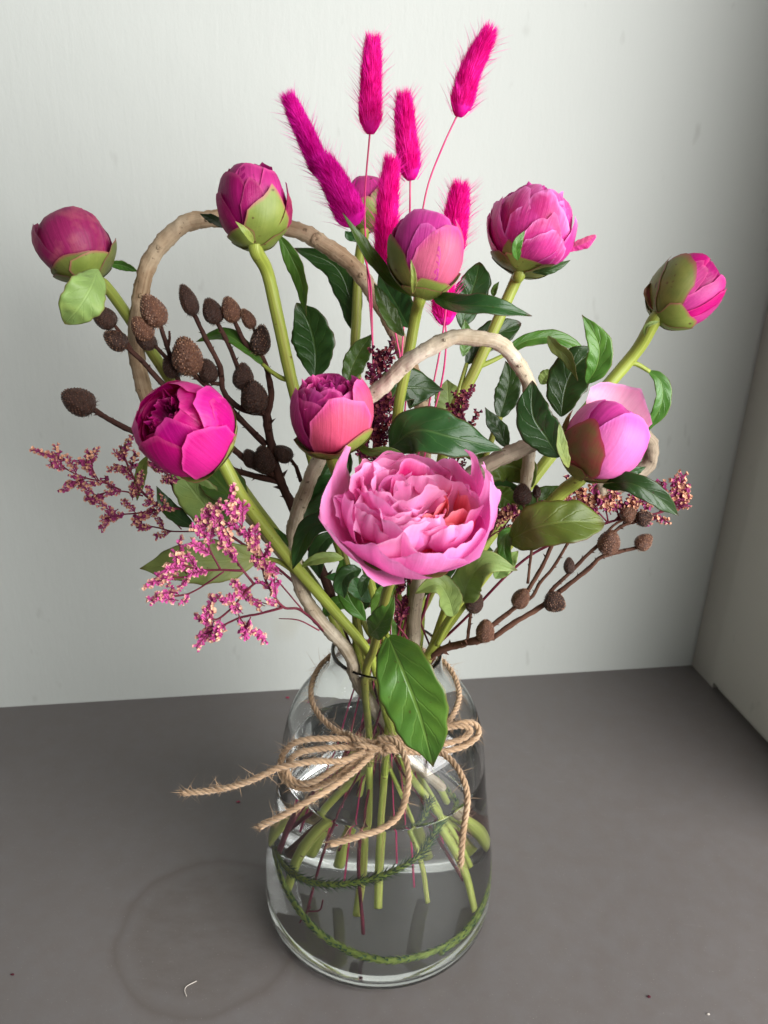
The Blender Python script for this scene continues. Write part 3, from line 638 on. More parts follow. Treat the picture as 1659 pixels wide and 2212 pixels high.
leaf(t, [(745, 985, -.02), (720, 1040, -.03), (690, 1090, -.03), (668, 1130, -.03)], 62, LEAF_D, roll=10)
leaf(t, [(748, 1030, -.03), (712, 1080, -.036), (680, 1110, -.036), (652, 1150, -.036)], 58, LEAF_D, roll=-14)
leaf(t, [(748, 1138, -.06), (706, 1128, -.07), (664, 1150, -.072), (632, 1230, -.068)], 48, LEAF_D, roll=20, fold=22)
leaf(t, [(742, 1206, -.05), (708, 1204, -.056), (674, 1212, -.06), (648, 1226, -.06)], 26, LEAF_U, roll=15)
leaf(t, [(742, 990, -.01), (700, 1030, -.012), (676, 1080, -.012), (660, 1150, -.012)], 66, LEAF_D, roll=-16)
leaf(t, [(800, 1300, -.04), (770, 1270, -.045), (740, 1250, -.045), (700, 1246, -.045)], 40, LEAF_D, roll=12)
leaf(t, [(790, 1340, -.03), (760, 1300, -.03), (742, 1250, -.03), (740, 1200, -.03)], 46, LEAF_M, roll=-16)
# I: hot magenta bud with dark heart
t, M, R, zs, b, ax = peony('hot magenta peony bud opening on a dark crumpled heart beside the woody pods', (402, 925, -.10, 200, -45, 52, .98),
    [(520, 1070, -.085), (580, 1150, -.075), (645, 1232, -.06), (720, 1318, -.045), (790, 1402, -.032)], (-.006, -.024, .212, .064, -.034, .03), 32)
bud_core(t, M, R, zs, PI_, seed=9, top=142)
wrap(t, M, R, zs, [(100, 146, 52, 0.02, 0, PI2), (45, 132, 42, 0.035, 0.02, PI2), (-5, 120, 36, 0.05, 0.03, PI2), (-60, 138, 46, 0.03, 0.0, PI_), (-120, 146, 50, 0.02, 0, PI_), (165, 148, 50, 0.02, 0, PI_), (20, 150, 46, 0.0, 0, PI_), (-30, 152, 40, 0.01, 0, PI_), (60, 154, 44, 0.005, 0, PI2), (-160, 152, 44, 0.005, 0, PI_)], rag=.02, rnd_=.28)
heart(t, M, R, zs, [PI3, PI3, PI_], 24, 77, top=1.72, r1=.5, a1=(95, 135), spread=.09, ripple=.16)
sepals(t, M, R, zs, [(75, 74, 46, SEP_G), (20, 66, 34, SEP_G), (130, 86, 36, SEP_G), (-40, 50, 44, SEP_O), (180, 70, 44, SEP_G), (-110, 60, 44, SEP_G)])
leaf(t, [(520, 1108, -.045), (490, 1060, -.03), (450, 1020, -.02), (400, 990, -.015)], 84, LEAF_M, LEAF_U, roll=20, fold=12)
leaf(t, [(500, 1130, -.04), (450, 1098, -.035), (410, 1050, -.03), (370, 1000, -.03)], 84, LEAF_U, LEAF_U, roll=-14, fold=8)
leaf(t, [(420, 1140, -.04), (388, 1120, -.035), (356, 1088, -.03), (338, 1050, -.028)], 36, LEAF_D, roll=20)
leaf(t, [(318, 985, -.02), (308, 1010, -.018), (300, 1050, -.016), (296, 1082, -.016)], 26, LEAF_U, roll=10)
leaf(t, [(560, 1204, -.06), (480, 1212, -.072), (400, 1216, -.078), (302, 1228, -.078)], 96, LEAF_U, LEAF_M, roll=-10, fold=10, belly=.44, wave=.07, pet=[(640, 1236, -.06), (600, 1212, -.06)])
leaf(t, [(620, 1190, -.06), (600, 1160, -.05), (560, 1140, -.05)], 30, LEAF_M, roll=10)
# J: open flower
t, M, R, zs, b, ax = peony('wide open pale pink peony with ruffled salmon heart at the middle of the bouquet', (893, 1092, -.105, 304, 8, 37, .84),
    [(842, 1262, -.085), (826, 1320, -.07), (808, 1400, -.045)], (-.014, -.028, .212, -.012, -.030, .03), 27, STEM_D)
for q in ((-96, 124, 30, .08, .24, .05, .02), (-66, 108, 26, .02, .0, 0, .03), (-50, 92, 38, .15, .24, .0, .02), (-20, 92, 36, .10, .11, 0, .03), (16, 93, 36, .06, .06, 0, .03), (50, 99, 34, .05, .05, .0, .05), (82, 120, 29, .09, .18, .08, .02), (110, 124, 22, .04, .18, .08, .03), (140, 120, 36, .02, -.05, 0, .02), (178, 118, 46, .0, -.12, 0, .02), (-142, 118, 42, .03, -.07, 0, .02), (130, 130, 10, .02, .16, .1, .01)):
    shell(t, M, R, zs, q[0], 6, q[1], q[2], PJ, off=q[3], flare=q[4], slant=.02, rag=q[6], rnd_=.34, ripple=.022, point=q[5], ns=16, nt=21)
rnd = random.Random(5)
for k in range(52):
    q = .08 + .84 * ((k + .5) / 42) ** .56; pr = k * 2.39996 + rnd.uniform(-.2, .2)
    if k >= 42: q = rnd.uniform(.50, .86); pr = math.radians((k - 42) * 16 - 78)
    pr += 0; loc = Vector((q * math.cos(pr), q * math.sin(pr), 0)); A = rnd.uniform(98, 122)
    m_ = PJ2 if rnd.random() < .85 else PJ
    ds = (loc - Vector((.16, .40, 0))).length; dc = (loc - Vector((-.50, .06, 0))).length
    if ds < .36: m_ = PJ3
    if dc < .27: m_ = PJ4
    Rk = R * rnd.uniform(.40, .62); tz = R * zs * (1.16 + .30 * (1 - q * q) + rnd.uniform(-.17, .12)) - R * .38 * max(0, 1 - ds / .42) - R * .36 * max(0, 1 - dc / .36)
    og = pr + rnd.uniform(-.8, .8); ctr = loc * R - Vector((math.cos(og), math.sin(og), 0)) * Rk * .9
    shell(t, M @ Matrix.Translation(ctr), Rk, 1.15, math.degrees(og), 35, A, rnd.uniform(40, 64), m_, ripple=rnd.uniform(.04, .09), rag=.035, cz=tz + Rk * 1.15 * math.cos(math.radians(A)), ns=13, nt=21, curl=rnd.uniform(-.10, .28), flare=rnd.uniform(-.10, .12), rnd_=.22)
sepals(t, M, R * 1.05, zs, [(20, 40, 40, SEP_G), (100, 40, 40, SEP_G), (180, 40, 40, SEP_G), (-100, 40, 40, SEP_G)])
leaf(t, [(838, 1372, -.075), (872, 1452, -.098), (908, 1548, -.104), (936, 1656, -.10)], 136, LEAF_M, LEAF_U, roll=8, fold=10, belly=.43, wave=.06, pet=[(812, 1352, -.06)], ns=56, nt=17)
leaf(t, [(800, 1372, -.06), (818, 1350, -.072), (836, 1320, -.078), (852, 1284, -.076)], 56, LEAF_M, LEAF_U, roll=-12, fold=14)
leaf(t, [(780, 1230, -.07), (752, 1240, -.076), (738, 1262, -.078), (744, 1292, -.076)], 40, LEAF_D, roll=20, fold=24)
leaf(t, [(800, 1240, -.065), (786, 1256, -.07), (780, 1290, -.07)], 24, LEAF_D, roll=0)
leaf(t, [(850, 1250, -.05), (824, 1290, -.05), (802, 1330, -.05)], 40, LEAF_M, roll=-20)
leaf(t, [(868, 1430, -.02), (860, 1400, -.02), (846, 1330, -.02)], 20, LEAF_M, roll=30)

def foliage(label, ctrl, vp, wst, leaves):
    t = thing('foliage_stem', label, 'leafy stem', (VX + vp[3], vp[4], vp[5]), 'leafy stems without flowers')
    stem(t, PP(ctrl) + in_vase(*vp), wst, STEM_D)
    for pts, w_, a_, b_, ro in leaves: leaf(t, pts, w_, a_, b_, roll=ro)
foliage('leafy stem with dark leaves between the pale vine and the open peony', [(705, 1010, .0), (720, 1110, .0), (752, 1230, -.004)], (-.014, -.008, .21, .03, -.04, .05), 14,
        [([(706, 1030, .0), (690, 1070, -.004), (668, 1110, -.006), (650, 1180, -.004)], 54, LEAF_D, LEAF_U, 12), ([(712, 1060, .0), (730, 1030, .002), (744, 1000, .004), (748, 960, .006)], 44, LEAF_D, LEAF_U, -14), ([(730, 1150, -.002), (700, 1170, -.008), (684, 1200, -.01), (690, 1250, -.01)], 40, LEAF_D, LEAF_U, 20)])
foliage('leafy stem with broad leaves behind the slanting stems under the pale vine arch', [(1080, 900, .05), (1040, 1010, .045), (985, 1150, .035), (930, 1290, .025)], (.014, .022, .21, -.045, .03, .05), 14,
        [([(1078, 905, .05), (1092, 860, .054), (1100, 820, .056), (1092, 780, .058)], 56, LEAF_D, LEAF_U, 10), ([(1045, 1000, .046), (1010, 960, .05), (990, 930, .052), (984, 880, .054)], 50, LEAF_M, LEAF_U, -12), ([(1020, 1060, .04), (1060, 1050, .036), (1100, 1060, .034), (1140, 1090, .034)], 48, LEAF_D, LEAF_U, 14), ([(960, 1210, .03), (990, 1190, .026), (1030, 1180, .024), (1066, 1190, .022)], 44, LEAF_D, LEAF_U, -10)])
foliage('leafy stem low in the bouquet with leaves against the vase neck', [(770, 1300, .0), (792, 1360, -.006)], (-.004, .006, .21, .05, .0, .045), 13,
        [([(772, 1305, .0), (744, 1300, -.006), (716, 1310, -.008), (696, 1336, -.006)], 34, LEAF_M, LEAF_U, 15), ([(776, 1320, -.004), (790, 1290, -.01), (812, 1270, -.012), (830, 1240, -.01)], 36, LEAF_D, LEAF_U, -12)])

# ------------------------------------------------------------------ bunny tail grasses
def ribbon(mb, pts, w0, rnd, mi=0):
    """thin tapered blade along pts"""
    d = (pts[-1] - pts[0]); s = d.cross(Vector((rnd.uniform(-1, 1), rnd.uniform(-1, 1), rnd.uniform(-1, 1))))
    s = s.normalized() if s.length > 1e-9 else Vector((1, 0, 0)); n = len(pts); v = []
    for i, p in enumerate(pts[:-1]): k = w0 * (1 - .6 * i / (n - 1)) / 2; v += [p - s * k, p + s * k]
    v.append(pts[-1]); f = [(2 * i, 2 * i + 1, 2 * i + 3, 2 * i + 2) for i in range(n - 2)] + [(2 * n - 4, 2 * n - 3, 2 * n - 2)]
    mb.add(v, f, None, mi)
def bunny(label, base, mid, tip, wpx, stalk, endp, mat=HOT, seed=0):
    rnd = random.Random(seed); c = resample(cat_rom(PP([base, mid, tip]), 10), 24); fr = frames(c); Rm = px(wpx, c[12]) / 2 * .80
    t = thing('bunny_tail_grass', label, 'dried grass', Vector((VX, 0, .03)) + Vector(endp), 'bunny tail grasses')
    prof_ = lambda s: Rm * min(1, (s + .012) / .14) ** .5 * (1.08 - .40 * s) * max(0, 1 - max(0, (s - .62) / .38) ** 2.2) ** .5 + .0004
    v, f, u = tube(c, [prof_(i / 23) for i in range(24)], 12, bump=.04, seed=seed)
    core = mk('seed_head', v, f, mat, t, uv=u)
    mb = MB()
    for k in range(5200):
        s = rnd.random() ** .95; i = min(22, int(s * 23)); p = c[i].lerp(c[i + 1], s * 23 - i); tt, n, b = fr[i]; a = rnd.uniform(0, 6.283)
        o = n * math.cos(a) + b * math.sin(a); r = prof_(s) * .93; L = rnd.uniform(.0035, .0075); q = rnd.uniform(.12, .42) + (.25 if s > .93 else 0) * rnd.random()
        d = (tt * (1 - q * .5) + o * q).normalized(); p0 = p + o * r
        ribbon(mb, [p0, p0 + d * L * .5 + o * .0002, p0 + d * L + tt * .0005], .00027, rnd)
    mb.build('fluff', mat, core, kind='stuff', smooth=False)
    mb = MB()
    for k in range(230):
        s = rnd.uniform(.03, .98); i = min(22, int(s * 23)); p = c[i]; tt, n, b = fr[i]; a = rnd.uniform(0, 6.283)
        o = n * math.cos(a) + b * math.sin(a); L = rnd.uniform(.007, .0155); q = rnd.uniform(.5, 1.0); d = (tt * .8 + o * q).normalized(); p0 = p + o * prof_(s)
        ribbon(mb, [p0, p0 + d * L * .5, p0 + d * L + o * .0006 + tt * rnd.uniform(-.001, .001)], .00026, rnd)
    mb.build('awns', mat, core, kind='stuff', smooth=False)
    sp = [c[0] + fr[0][0] * .004] + PP(stalk) + [Vector((VX + endp[0] * .3, .012 + endp[1] * .2, .224)), Vector((VX + endp[0], endp[1], .03 + endp[2]))]
    pts = cat_rom(sp, 8); v, f, u = tube(pts, px(4.2, c[0]) / 2, 6); mk('stalk', v, f, HOTSTEM, t, uv=u)
bunny('magenta bunny tail grass leaning out over the tip of a second one', (702, 388, .055), (664, 300, .055), (624, 214, .05), 46, [(732, 440, .06), (775, 520, .062), (797, 600, .062), (806, 760, .055), (812, 1000, .04)], (.03, .02, .03), HOT2, 1)
bunny('magenta bunny tail grass lying in front of the green and pink hidden bud', (768, 488, .04), (738, 424, .04), (698, 346, .04), 74, [(783, 540, .045), (800, 610, .05), (804, 700, .05), (806, 790, .05), (816, 1000, .035)], (.02, -.02, .02), HOT2, 2)
bunny('bright pink bunny tail grass standing upright on a bare straight stalk', (800, 290, .05), (801, 190, .05), (805, 88, .05), 50, [(788, 430, .05), (792, 560, .05), (802, 700, .05), (808, 790, .048), (822, 1000, .035)], (-.02, .02, .05), HOT, 3)
bunny('bright pink bunny tail grass between the upright one and the round orchid pink bud', (888, 390, .03), (878, 300, .03), (872, 212, .03), 50, [(885, 470, .03), (880, 600, .03), (868, 760, .028), (852, 1000, .02)], (-.03, -.01, .04), HOT, 4)
bunny('long pink bunny tail grass brushing against the side of the round pink bud', (836, 598, .0), (836, 470, .0), (845, 350, .0), 54, [(846, 680, .005), (858, 740, .01), (864, 800, .012), (850, 1000, .015)], (.01, -.03, .05), HOT, 5)
bunny('bright pink bunny tail grass leaning on a curved stalk, highest of all', (990, 252, .04), (1014, 160, .04), (1056, 72, .04), 52, [(955, 320, .04), (922, 410, .04), (905, 520, .04), (890, 700, .035), (862, 1000, .025)], (-.04, .01, .04), HOT, 6)
bunny('pink bunny tail grass half hidden behind the round orchid pink bud', (972, 560, .012), (984, 480, .012), (994, 406, .012), 60, [(968, 620, .012), (950, 760, .016), (900, 1000, .018)], (-.02, -.03, .03), HOT, 7)
bunny('short pink bunny tail grass poking out under the round pink bud and its leaf', (962, 702, .03), (958, 630, .03), (966, 560, .03), 52, [(964, 740, .03), (955, 820, .03), (930, 920, .03), (890, 1100, .025)], (-.05, .0, .05), HOT, 8)

# ------------------------------------------------------------------ curled vines
def vine(label, pts, wpx, mat, tail, knots=(), seed=0, name='curled_vine'):
    c = cat_rom(PP(pts) + [Vector((q[0], q[1], wz(q[2]))) for q in tail], 14); t = thing(name, label, 'branch', c[-1], 'curled vines'); jr = random.Random(seed)
    c = [q + Vector((math.sin(i * .23 + seed), math.sin(i * .19 + 2 * seed), math.sin(i * .27 + 3 * seed))) * .0004 + Vector([jr.uniform(-1, 1) for _ in '123']) * .00007 for i, q in enumerate(c)]
    r = px(wpx, c[len(c) // 3]) / 2; v, f, u = tube(c, [r * .92, r, r * 1.05, r], 14, bump=.11, seed=seed)
    mk('vine', v, f, mat, t, uv=u)
    for (x, y, Y, k) in knots:
        q = P(x, y, Y); i = min(range(len(c)), key=lambda i: (c[i] - q).length); tt, n, b = frames(c)[i]; o = (CAM - c[i]).normalized(); o = (o - tt * o.dot(tt)).normalized()
        p0 = c[i] + o * r * .7; v, f, u = tube([p0, p0 + o * r * .32, p0 + o * r * .5, p0 + o * r * .42], [r * k, r * k * .85, r * k * .55, r * k * .2], 9, bump=.2, seed=seed)
        mk('knot', v, f, mat, t, uv=u)
    return t
vine('brown curled vine arching high behind the tall magenta bud', [(640, 1225, .0), (520, 1090, .02), (420, 1000, .03), (330, 890, .04), (300, 790, .045), (296, 690, .05), (312, 600, .055), (350, 525, .06), (400, 485, .065), (470, 470, .07), (545, 474, .075), (620, 492, .08), (690, 520, .085), (760, 574, .085), (812, 640, .08), (850, 710, .075), (886, 790, .065), (912, 880, .055), (915, 1000, .045), (900, 1180, .03)],
     36, WOOD_B, [(VX + .016, .024, .20), (VX + .0, .04, .12), (VX - .03, .045, .06)], [(682, 512, .085, .8), (352, 540, .06, .4), (306, 640, .055, .35), (450, 470, .07, .4), (780, 600, .085, .4)], 3)
vine('pale curled vine making an even arch in front of the round pink bud stem', [(1120, 1130, -.01), (1140, 1000, -.02), (1147, 910, -.03), (1140, 830, -.04), (1110, 770, -.05), (1062, 736, -.056), (1000, 728, -.06), (940, 744, -.062), (880, 784, -.06), (830, 830, -.056), (780, 880, -.05), (720, 950, -.045), (672, 1030, -.045), (642, 1110, -.048), (634, 1190, -.05), (650, 1270, -.048), (700, 1350, -.04), (756, 1415, -.03)],
     34, WOOD_P, [(VX - .016, -.018, .195), (VX + .012, -.008, .15), (VX + .046, -.006, .10)], [(960, 738, -.06, .3), (1120, 790, -.05, .35), (650, 1270, -.048, .4), (660, 1060, -.045, .35)], 5)
vine('greyish curled vine looping round behind the pale pink bud', [(1290, 1062, -.03), (1350, 1044, -.02), (1394, 1010, -.015), (1408, 968, -.015), (1384, 936, -.02), (1330, 926, -.025), (1240, 934, -.03), (1160, 956, -.035), (1090, 985, -.04), (1020, 1024, -.042), (960, 1090, -.04), (920, 1200, -.03), (895, 1310, -.02)],
     34, WOOD_G, [(VX + .018, -.004, .205), (VX + .0, .012, .14), (VX - .03, .02, .08)], [], 7)

# ------------------------------------------------------------------ branches with woody pods
def pod_mesh(mat, tipm, seed):
    rnd = random.Random(seed); mb = MB(); ns, nt = 14, 16; v, f, u = [], [], []
    egg = lambda s: (max(0, 1 - (2 * s - 1) ** 2)) ** .55 * (1.20 - .50 * s)
    for i in range(ns + 1):
        s = i / ns; r = max(.02, egg(s)) * .5
        for j in range(nt):
            a = 2 * math.pi * (j + (i % 2) * .5) / nt; k = 1 + .05 * (1 if (i + j) % 2 else -1) + rnd.uniform(-.02, .02)
            v.append(Vector((math.cos(a) * r * k, math.sin(a) * r * k, s))); u.append((j / nt, s))
    for i in range(ns):
        for j in range(nt): f.append((i * nt + j, i * nt + (j + 1) % nt, (i + 1) * nt + (j + 1) % nt, (i + 1) * nt + j))
    f.append(tuple(range(nt - 1, -1, -1))); f.append(tuple(ns * nt + j for j in range(nt))); mb.add(v, f, u)
    for k in range(330):                                   # scales and bristles in a spiral
        s = (k + .5) / 332; a = k * 2.39996; r = egg(s) * .5; o = Vector((math.cos(a), math.sin(a), 0)); e = Vector((-math.sin(a), math.cos(a), 0))
        p = o * r * .97 + Vector((0, 0, s)); low = s < .12
        d = (Vector((0, 0, .8)) + o * (.24 if not low else .9)).normalized() if not low else (o * .9 + Vector((0, 0, rnd.uniform(-.5, .4)))).normalized()
        L = rnd.uniform(.03, .065) if not low else rnd.uniform(.10, .22); w_ = .034 if not low else .016
        mb.add([p - e * w_, p + e * w_, p + o * w_ * 1.2 + Vector((0, 0, .01)), p + d * L], [(0, 1, 3), (1, 2, 3), (2, 0, 3)], [(0, s)] * 4, 1 if rnd.random() < .5 else 0)
    return meshdata('pod', mb.v, mb.f, [mat, tipm], mb.u, mb.m, False)
PODS = {'m': [pod_mesh(PODD, PODT, 1), pod_mesh(PODM, PODT, 2)], 'd': [pod_mesh(PODD, PODM, 3), pod_mesh(PODD, PODM, 4)], 'l': [pod_mesh(PODM, PODL, 5), pod_mesh(PODM, PODL, 6)]}
def pod_branch(label, root, twigs, pods, mat, Y, longer=1.3):
    t = thing('pod_branch', label, 'pod branch', root, 'branches of woody pods'); nodes = []
    for k, (pts, w0, w1) in enumerate(twigs):
        c = cat_rom([Vector((q[1], q[2], wz(q[3]))) if q[0] == 'w' else P(q[0], q[1], q[2] if len(q) > 2 else Y) for q in pts], 6)
        nodes += c; r = px(1, c[len(c) // 2]) / 2; w0 *= .92 if longer < 1.2 else 1.2; w1 *= .92 if longer < 1.2 else 1.2; v, f, u = tube(c, [r * w0, r * w1], 8, bump=.16, seed=k + 9); o = mk('twig', v, f, mat, t, uv=u)
        rnd = random.Random(k); mb = MB(); fr = frames(c)                      # bark scales left by fallen leaves
        for i in range(2, len(c) - 2, 2):
            tt, n, b = fr[i]; a = rnd.uniform(0, 6.28); q = n * math.cos(a) + b * math.sin(a); p = c[i] + q * r * w1 * .8; e = tt.cross(q)
            h = r * w1 * rnd.uniform(1.2, 2.3); mb.add([p - e * h * .5, p + e * h * .5, p - tt * h * .5, p + q * h * .8 + tt * h * .4], [(0, 1, 3), (1, 2, 3), (2, 0, 3)])
        if mb.v: mb.build('leaf_scar', mat, o, kind='stuff', smooth=False)
    for k, (bx, by, tx, ty, wpx, kind, dy) in enumerate(pods):     # base pixel, tip pixel, width, tone, depth shift
        b_ = P(bx, by, Y); b_ = min(nodes, key=lambda n: (n - b_).length); q = P(tx, ty, Y + dy * .6); ax = q - b_; b_ = b_ - ax * .04; L = max(ax.length * 1.06, px(wpx, b_) * longer); ax.normalize()
        ax = (ax + BV * .12).normalized(); wd_ = px(wpx, b_) * 1.04
        R_ = ax.to_track_quat('Z', 'Y').to_matrix().to_4x4()
        put('pod', PODS[kind][k % 2], t, Matrix.Translation(b_) @ R_ @ Matrix.Rotation(k * 1.3, 4, 'Z') @ Matrix.Diagonal((wd_, wd_, L, 1)))
    return t
pod_branch('dark branch crowded with brown egg shaped pods behind the hot magenta bud', (VX + .05, .03, .04),
    [([('w', VX + .05, .03, .04), ('w', VX + .01, .02, .15), ('w', VX - .026, .012, .205), (700, 1245, .0), (632, 1096), (602, 1028), (583, 949), (575, 890)], 20, 15),
     ([(577, 895), (586, 855), (576, 795), (562, 766)], 13, 9), ([(566, 770), (531, 743), (507, 695)], 10, 8), ([(562, 766), (556, 735), (547, 708)], 6, 5),
     ([(576, 893), (523, 884), (484, 848), (475, 792), (446, 735), (420, 680)], 12, 8), ([(525, 884), (524, 830), (497, 752), (470, 698)], 9, 8),
     ([(574, 962), (511, 897), (452, 838), (412, 803)], 12, 10), ([(602, 1028), (551, 1008), (503, 969), (430, 905), (348, 826), (309, 782), (274, 750)], 14, 8),
     ([(400, 870), (376, 792), (362, 752), (346, 702)], 9, 8), ([(372, 786), (336, 748), (322, 730)], 8, 7), ([(284, 756), (268, 728), (248, 704)], 7, 6),
     ([(600, 1040), (520, 1020), (400, 985), (293, 935), (241, 909), (198, 882)], 12, 10), ([(650, 1040), (640, 1010), (626, 990)], 8, 6), ([(596, 1010), (585, 1000), (575, 1005)], 8, 8),
     ([(560, 895), (552, 885), (550, 880)], 8, 8), ([(475, 830), (462, 828), (455, 826)], 8, 6), ([(362, 752), (366, 735), (366, 715)], 6, 4)],
    [(196, 880, 138, 850, 58, 'd', -.02), (252, 700, 218, 680, 44, 'd', 0), (268, 752, 240, 728, 42, 'm', 0), (345, 700, 314, 636, 52, 'm', -.01), (322, 732, 290, 685, 42, 'l', -.015), (330, 750, 300, 728, 36, 'd', 0),
     (410, 675, 394, 615, 36, 'd', 0), (466, 696, 448, 645, 42, 'd', 0), (508, 692, 490, 641, 40, 'l', 0), (547, 704, 524, 668, 28, 'l', 0), (560, 764, 568, 702, 42, 'm', 0), (408, 812, 396, 728, 62, 'm', -.018),
     (456, 826, 444, 776, 40, 'd', .005), (540, 838, 526, 784, 44, 'd', .0), (552, 888, 546, 822, 56, 'd', -.012), (630, 990, 596, 968, 36, 'd', 0), (578, 1018, 566, 962, 46, 'd', -.005), (556, 1004, 536, 980, 34, 'd', 0), (380, 812, 366, 780, 40, 'd', .005)],
    BARK, .02)
pod_branch('russet twig branch with round pods spreading low under the pale pink bud', (VX - .05, .0, .05),
    [([('w', VX - .05, .0, .05), ('w', VX + .0, -.004, .15), ('w', VX + .028, -.008, .208), (940, 1410, -.018), (992, 1392, -.025), (1026, 1384), (1067, 1376)], 19, 16),
     ([(1066, 1377), (1111, 1345), (1171, 1309), (1210, 1277), (1270, 1230), (1302, 1202), (1376, 1183)], 14, 9), ([(1024, 1385), (1071, 1345), (1111, 1313), (1139, 1277), (1172, 1222), (1200, 1160)], 13, 9),
     ([(1128, 1302), (1150, 1288), (1167, 1258), (1196, 1224), (1240, 1150)], 9, 7), ([(1180, 1292), (1198, 1268), (1230, 1238), (1278, 1190), (1341, 1138), (1375, 1126)], 10, 8), ([(1010, 1380), (1016, 1332), (1020, 1300)], 8, 7),
     ([(1302, 1202), (1308, 1192), (1314, 1182)], 8, 8), ([(1290, 1180), (1320, 1140), (1350, 1120)], 7, 6), ([(1140, 1260), (1150, 1150), (1130, 1090)], 7, 6), ([(1150, 1150), (1160, 1100), (1160, 1075)], 5, 4)],
    [(1376, 1184, 1406, 1156, 34, 'l', 0), (1312, 1192, 1322, 1146, 46, 'm', -.008), (1376, 1126, 1408, 1112, 34, 'm', 0), (1112, 1304, 1136, 1272, 36, 'm', -.008), (1180, 1294, 1212, 1308, 44, 'm', -.01), (1046, 1376, 1050, 1338, 38, 'm', -.01),
     (1022, 1318, 1036, 1282, 36, 'd', .0), (1118, 1088, 1126, 1046, 40, 'd', .01), (1160, 1076, 1158, 1050, 18, 'd', .01), (1346, 1124, 1366, 1102, 34, 'm', .005), (1222, 1232, 1228, 1204, 24, 'd', .005)],
    BARK2, -.035, 1.05)

# ------------------------------------------------------------------ statice sprays
def spike_mesh(mat, seed, n=17):
    """short flower spike: rows of papery trumpets, unit metres"""
    rnd = random.Random(seed); mb = MB(); L = .0125
    v, f, u = tube([Vector((0, 0, L * i / 4)) for i in range(5)], .00035, 5); mb.add(v, f, u, 1)
    for k in range(n):
        z = L * (.12 + .88 * k / n); side = -1 if k % 2 else 1; a = rnd.uniform(-.9, .9) + (0 if side > 0 else math.pi)
        o = Vector((math.cos(a), math.sin(a), rnd.uniform(.5, 1.1))).normalized(); p = Vector((0, 0, z)); l = rnd.uniform(.0026, .0036)
        x = o.orthogonal().normalized(); y = o.cross(x); v, u = [], []; tipk = 1 if rnd.random() < .62 else .6
        for s, r in ((0, .00030), (.6, .00055), (1, .0011)):
            for j in range(6):
                b = j * math.pi / 3; rr = r * (rnd.uniform(.7, 1.35) if s == 1 else 1); v.append(p + o * (l * s * (rnd.uniform(.9, 1.1) if s == 1 else 1)) + (x * math.cos(b) + y * math.sin(b)) * rr); u.append((j / 6, s * tipk))
        f = [(i * 6 + j, i * 6 + (j + 1) % 6, i * 6 + 6 + (j + 1) % 6, i * 6 + 6 + j) for i in range(2) for j in range(6)]
        v.append(p + o * l * .8); u.append((0, tipk)); f += [(12 + j, 12 + (j + 1) % 6, 18) for j in range(6)]
        mb.add(v, f, u)
    return meshdata('flower_spike', mb.v, mb.f, [mat, STATSTEM], mb.u, mb.m, False)
SPK = {k: [spike_mesh(m, 10 * i + j) for j in range(3)] for i, (k, m) in enumerate((('p', SPIKE1), ('b', SPIKE2), ('d', SPIKE3)))}
def statice(label, root, lines, tone, Y, seed, scale=1.0, z=None, step=24):
    t = thing('statice_spray', label, 'statice', root, 'sprays of dried statice'); rnd = random.Random(seed)
    for k, (pts, w0, w1, frm) in enumerate(lines):
        c = cat_rom([Vector((q[1], q[2], wz(q[3]))) if q[0] == 'w' else P(*(z(q[0], q[1]) if z else q[:2]), q[2] if len(q) > 2 else Y) for q in pts], 6); r = px(1, c[-1]) / 2
        v, f, u = tube(c, [r * w0, r * w1], 6, bump=.1, seed=k); mk('stem', v, f, STATSTEM, t, uv=u)
        if frm is None: continue
        d = [0]
        for a, b in zip(c, c[1:]): d.append(d[-1] + (b - a).length)
        st = px(step, c[-1]) * scale; s = d[-1] * frm; fr = frames(c); n = 0
        while s < d[-1] + st * .4:
            i = min(len(c) - 1, next((i for i, q in enumerate(d) if q >= s), len(c) - 1)); tt, nn, bb = fr[i]
            end = s > d[-1] - st * .6
            for rep in range(1 if not end else 2):
                side = (1 if n % 2 else -1); sd = tt.cross(BV).normalized(); n += 1
                dr = (tt * (.9 if not end else 1.5) + sd * side * (rnd.uniform(.4, .9) if not (end and rep == 0) else rnd.uniform(-.1, .1)) + BV * rnd.uniform(-.4, .5) + Vector((0, 0, .35))).normalized()
                k_ = scale * rnd.uniform(.75, 1.2)
                put('flower_spike', SPK[tone][rnd.randrange(3)], t, Matrix.Translation(c[i] - (dr * .0115 * k_ if end else dr * 0)) @ dr.to_track_quat('Z', 'Y').to_matrix().to_4x4() @ Matrix.Rotation(rnd.uniform(0, 6.3), 4, 'Z') @ Matrix.Scale(k_, 4))
            s += st
    return t
z4 = lambda x, y: (54.86 + .3968 * x, 877.8 + .3968 * y)
z6 = lambda x, y: (932.6 + .3968 * x, 960 + .3968 * y)
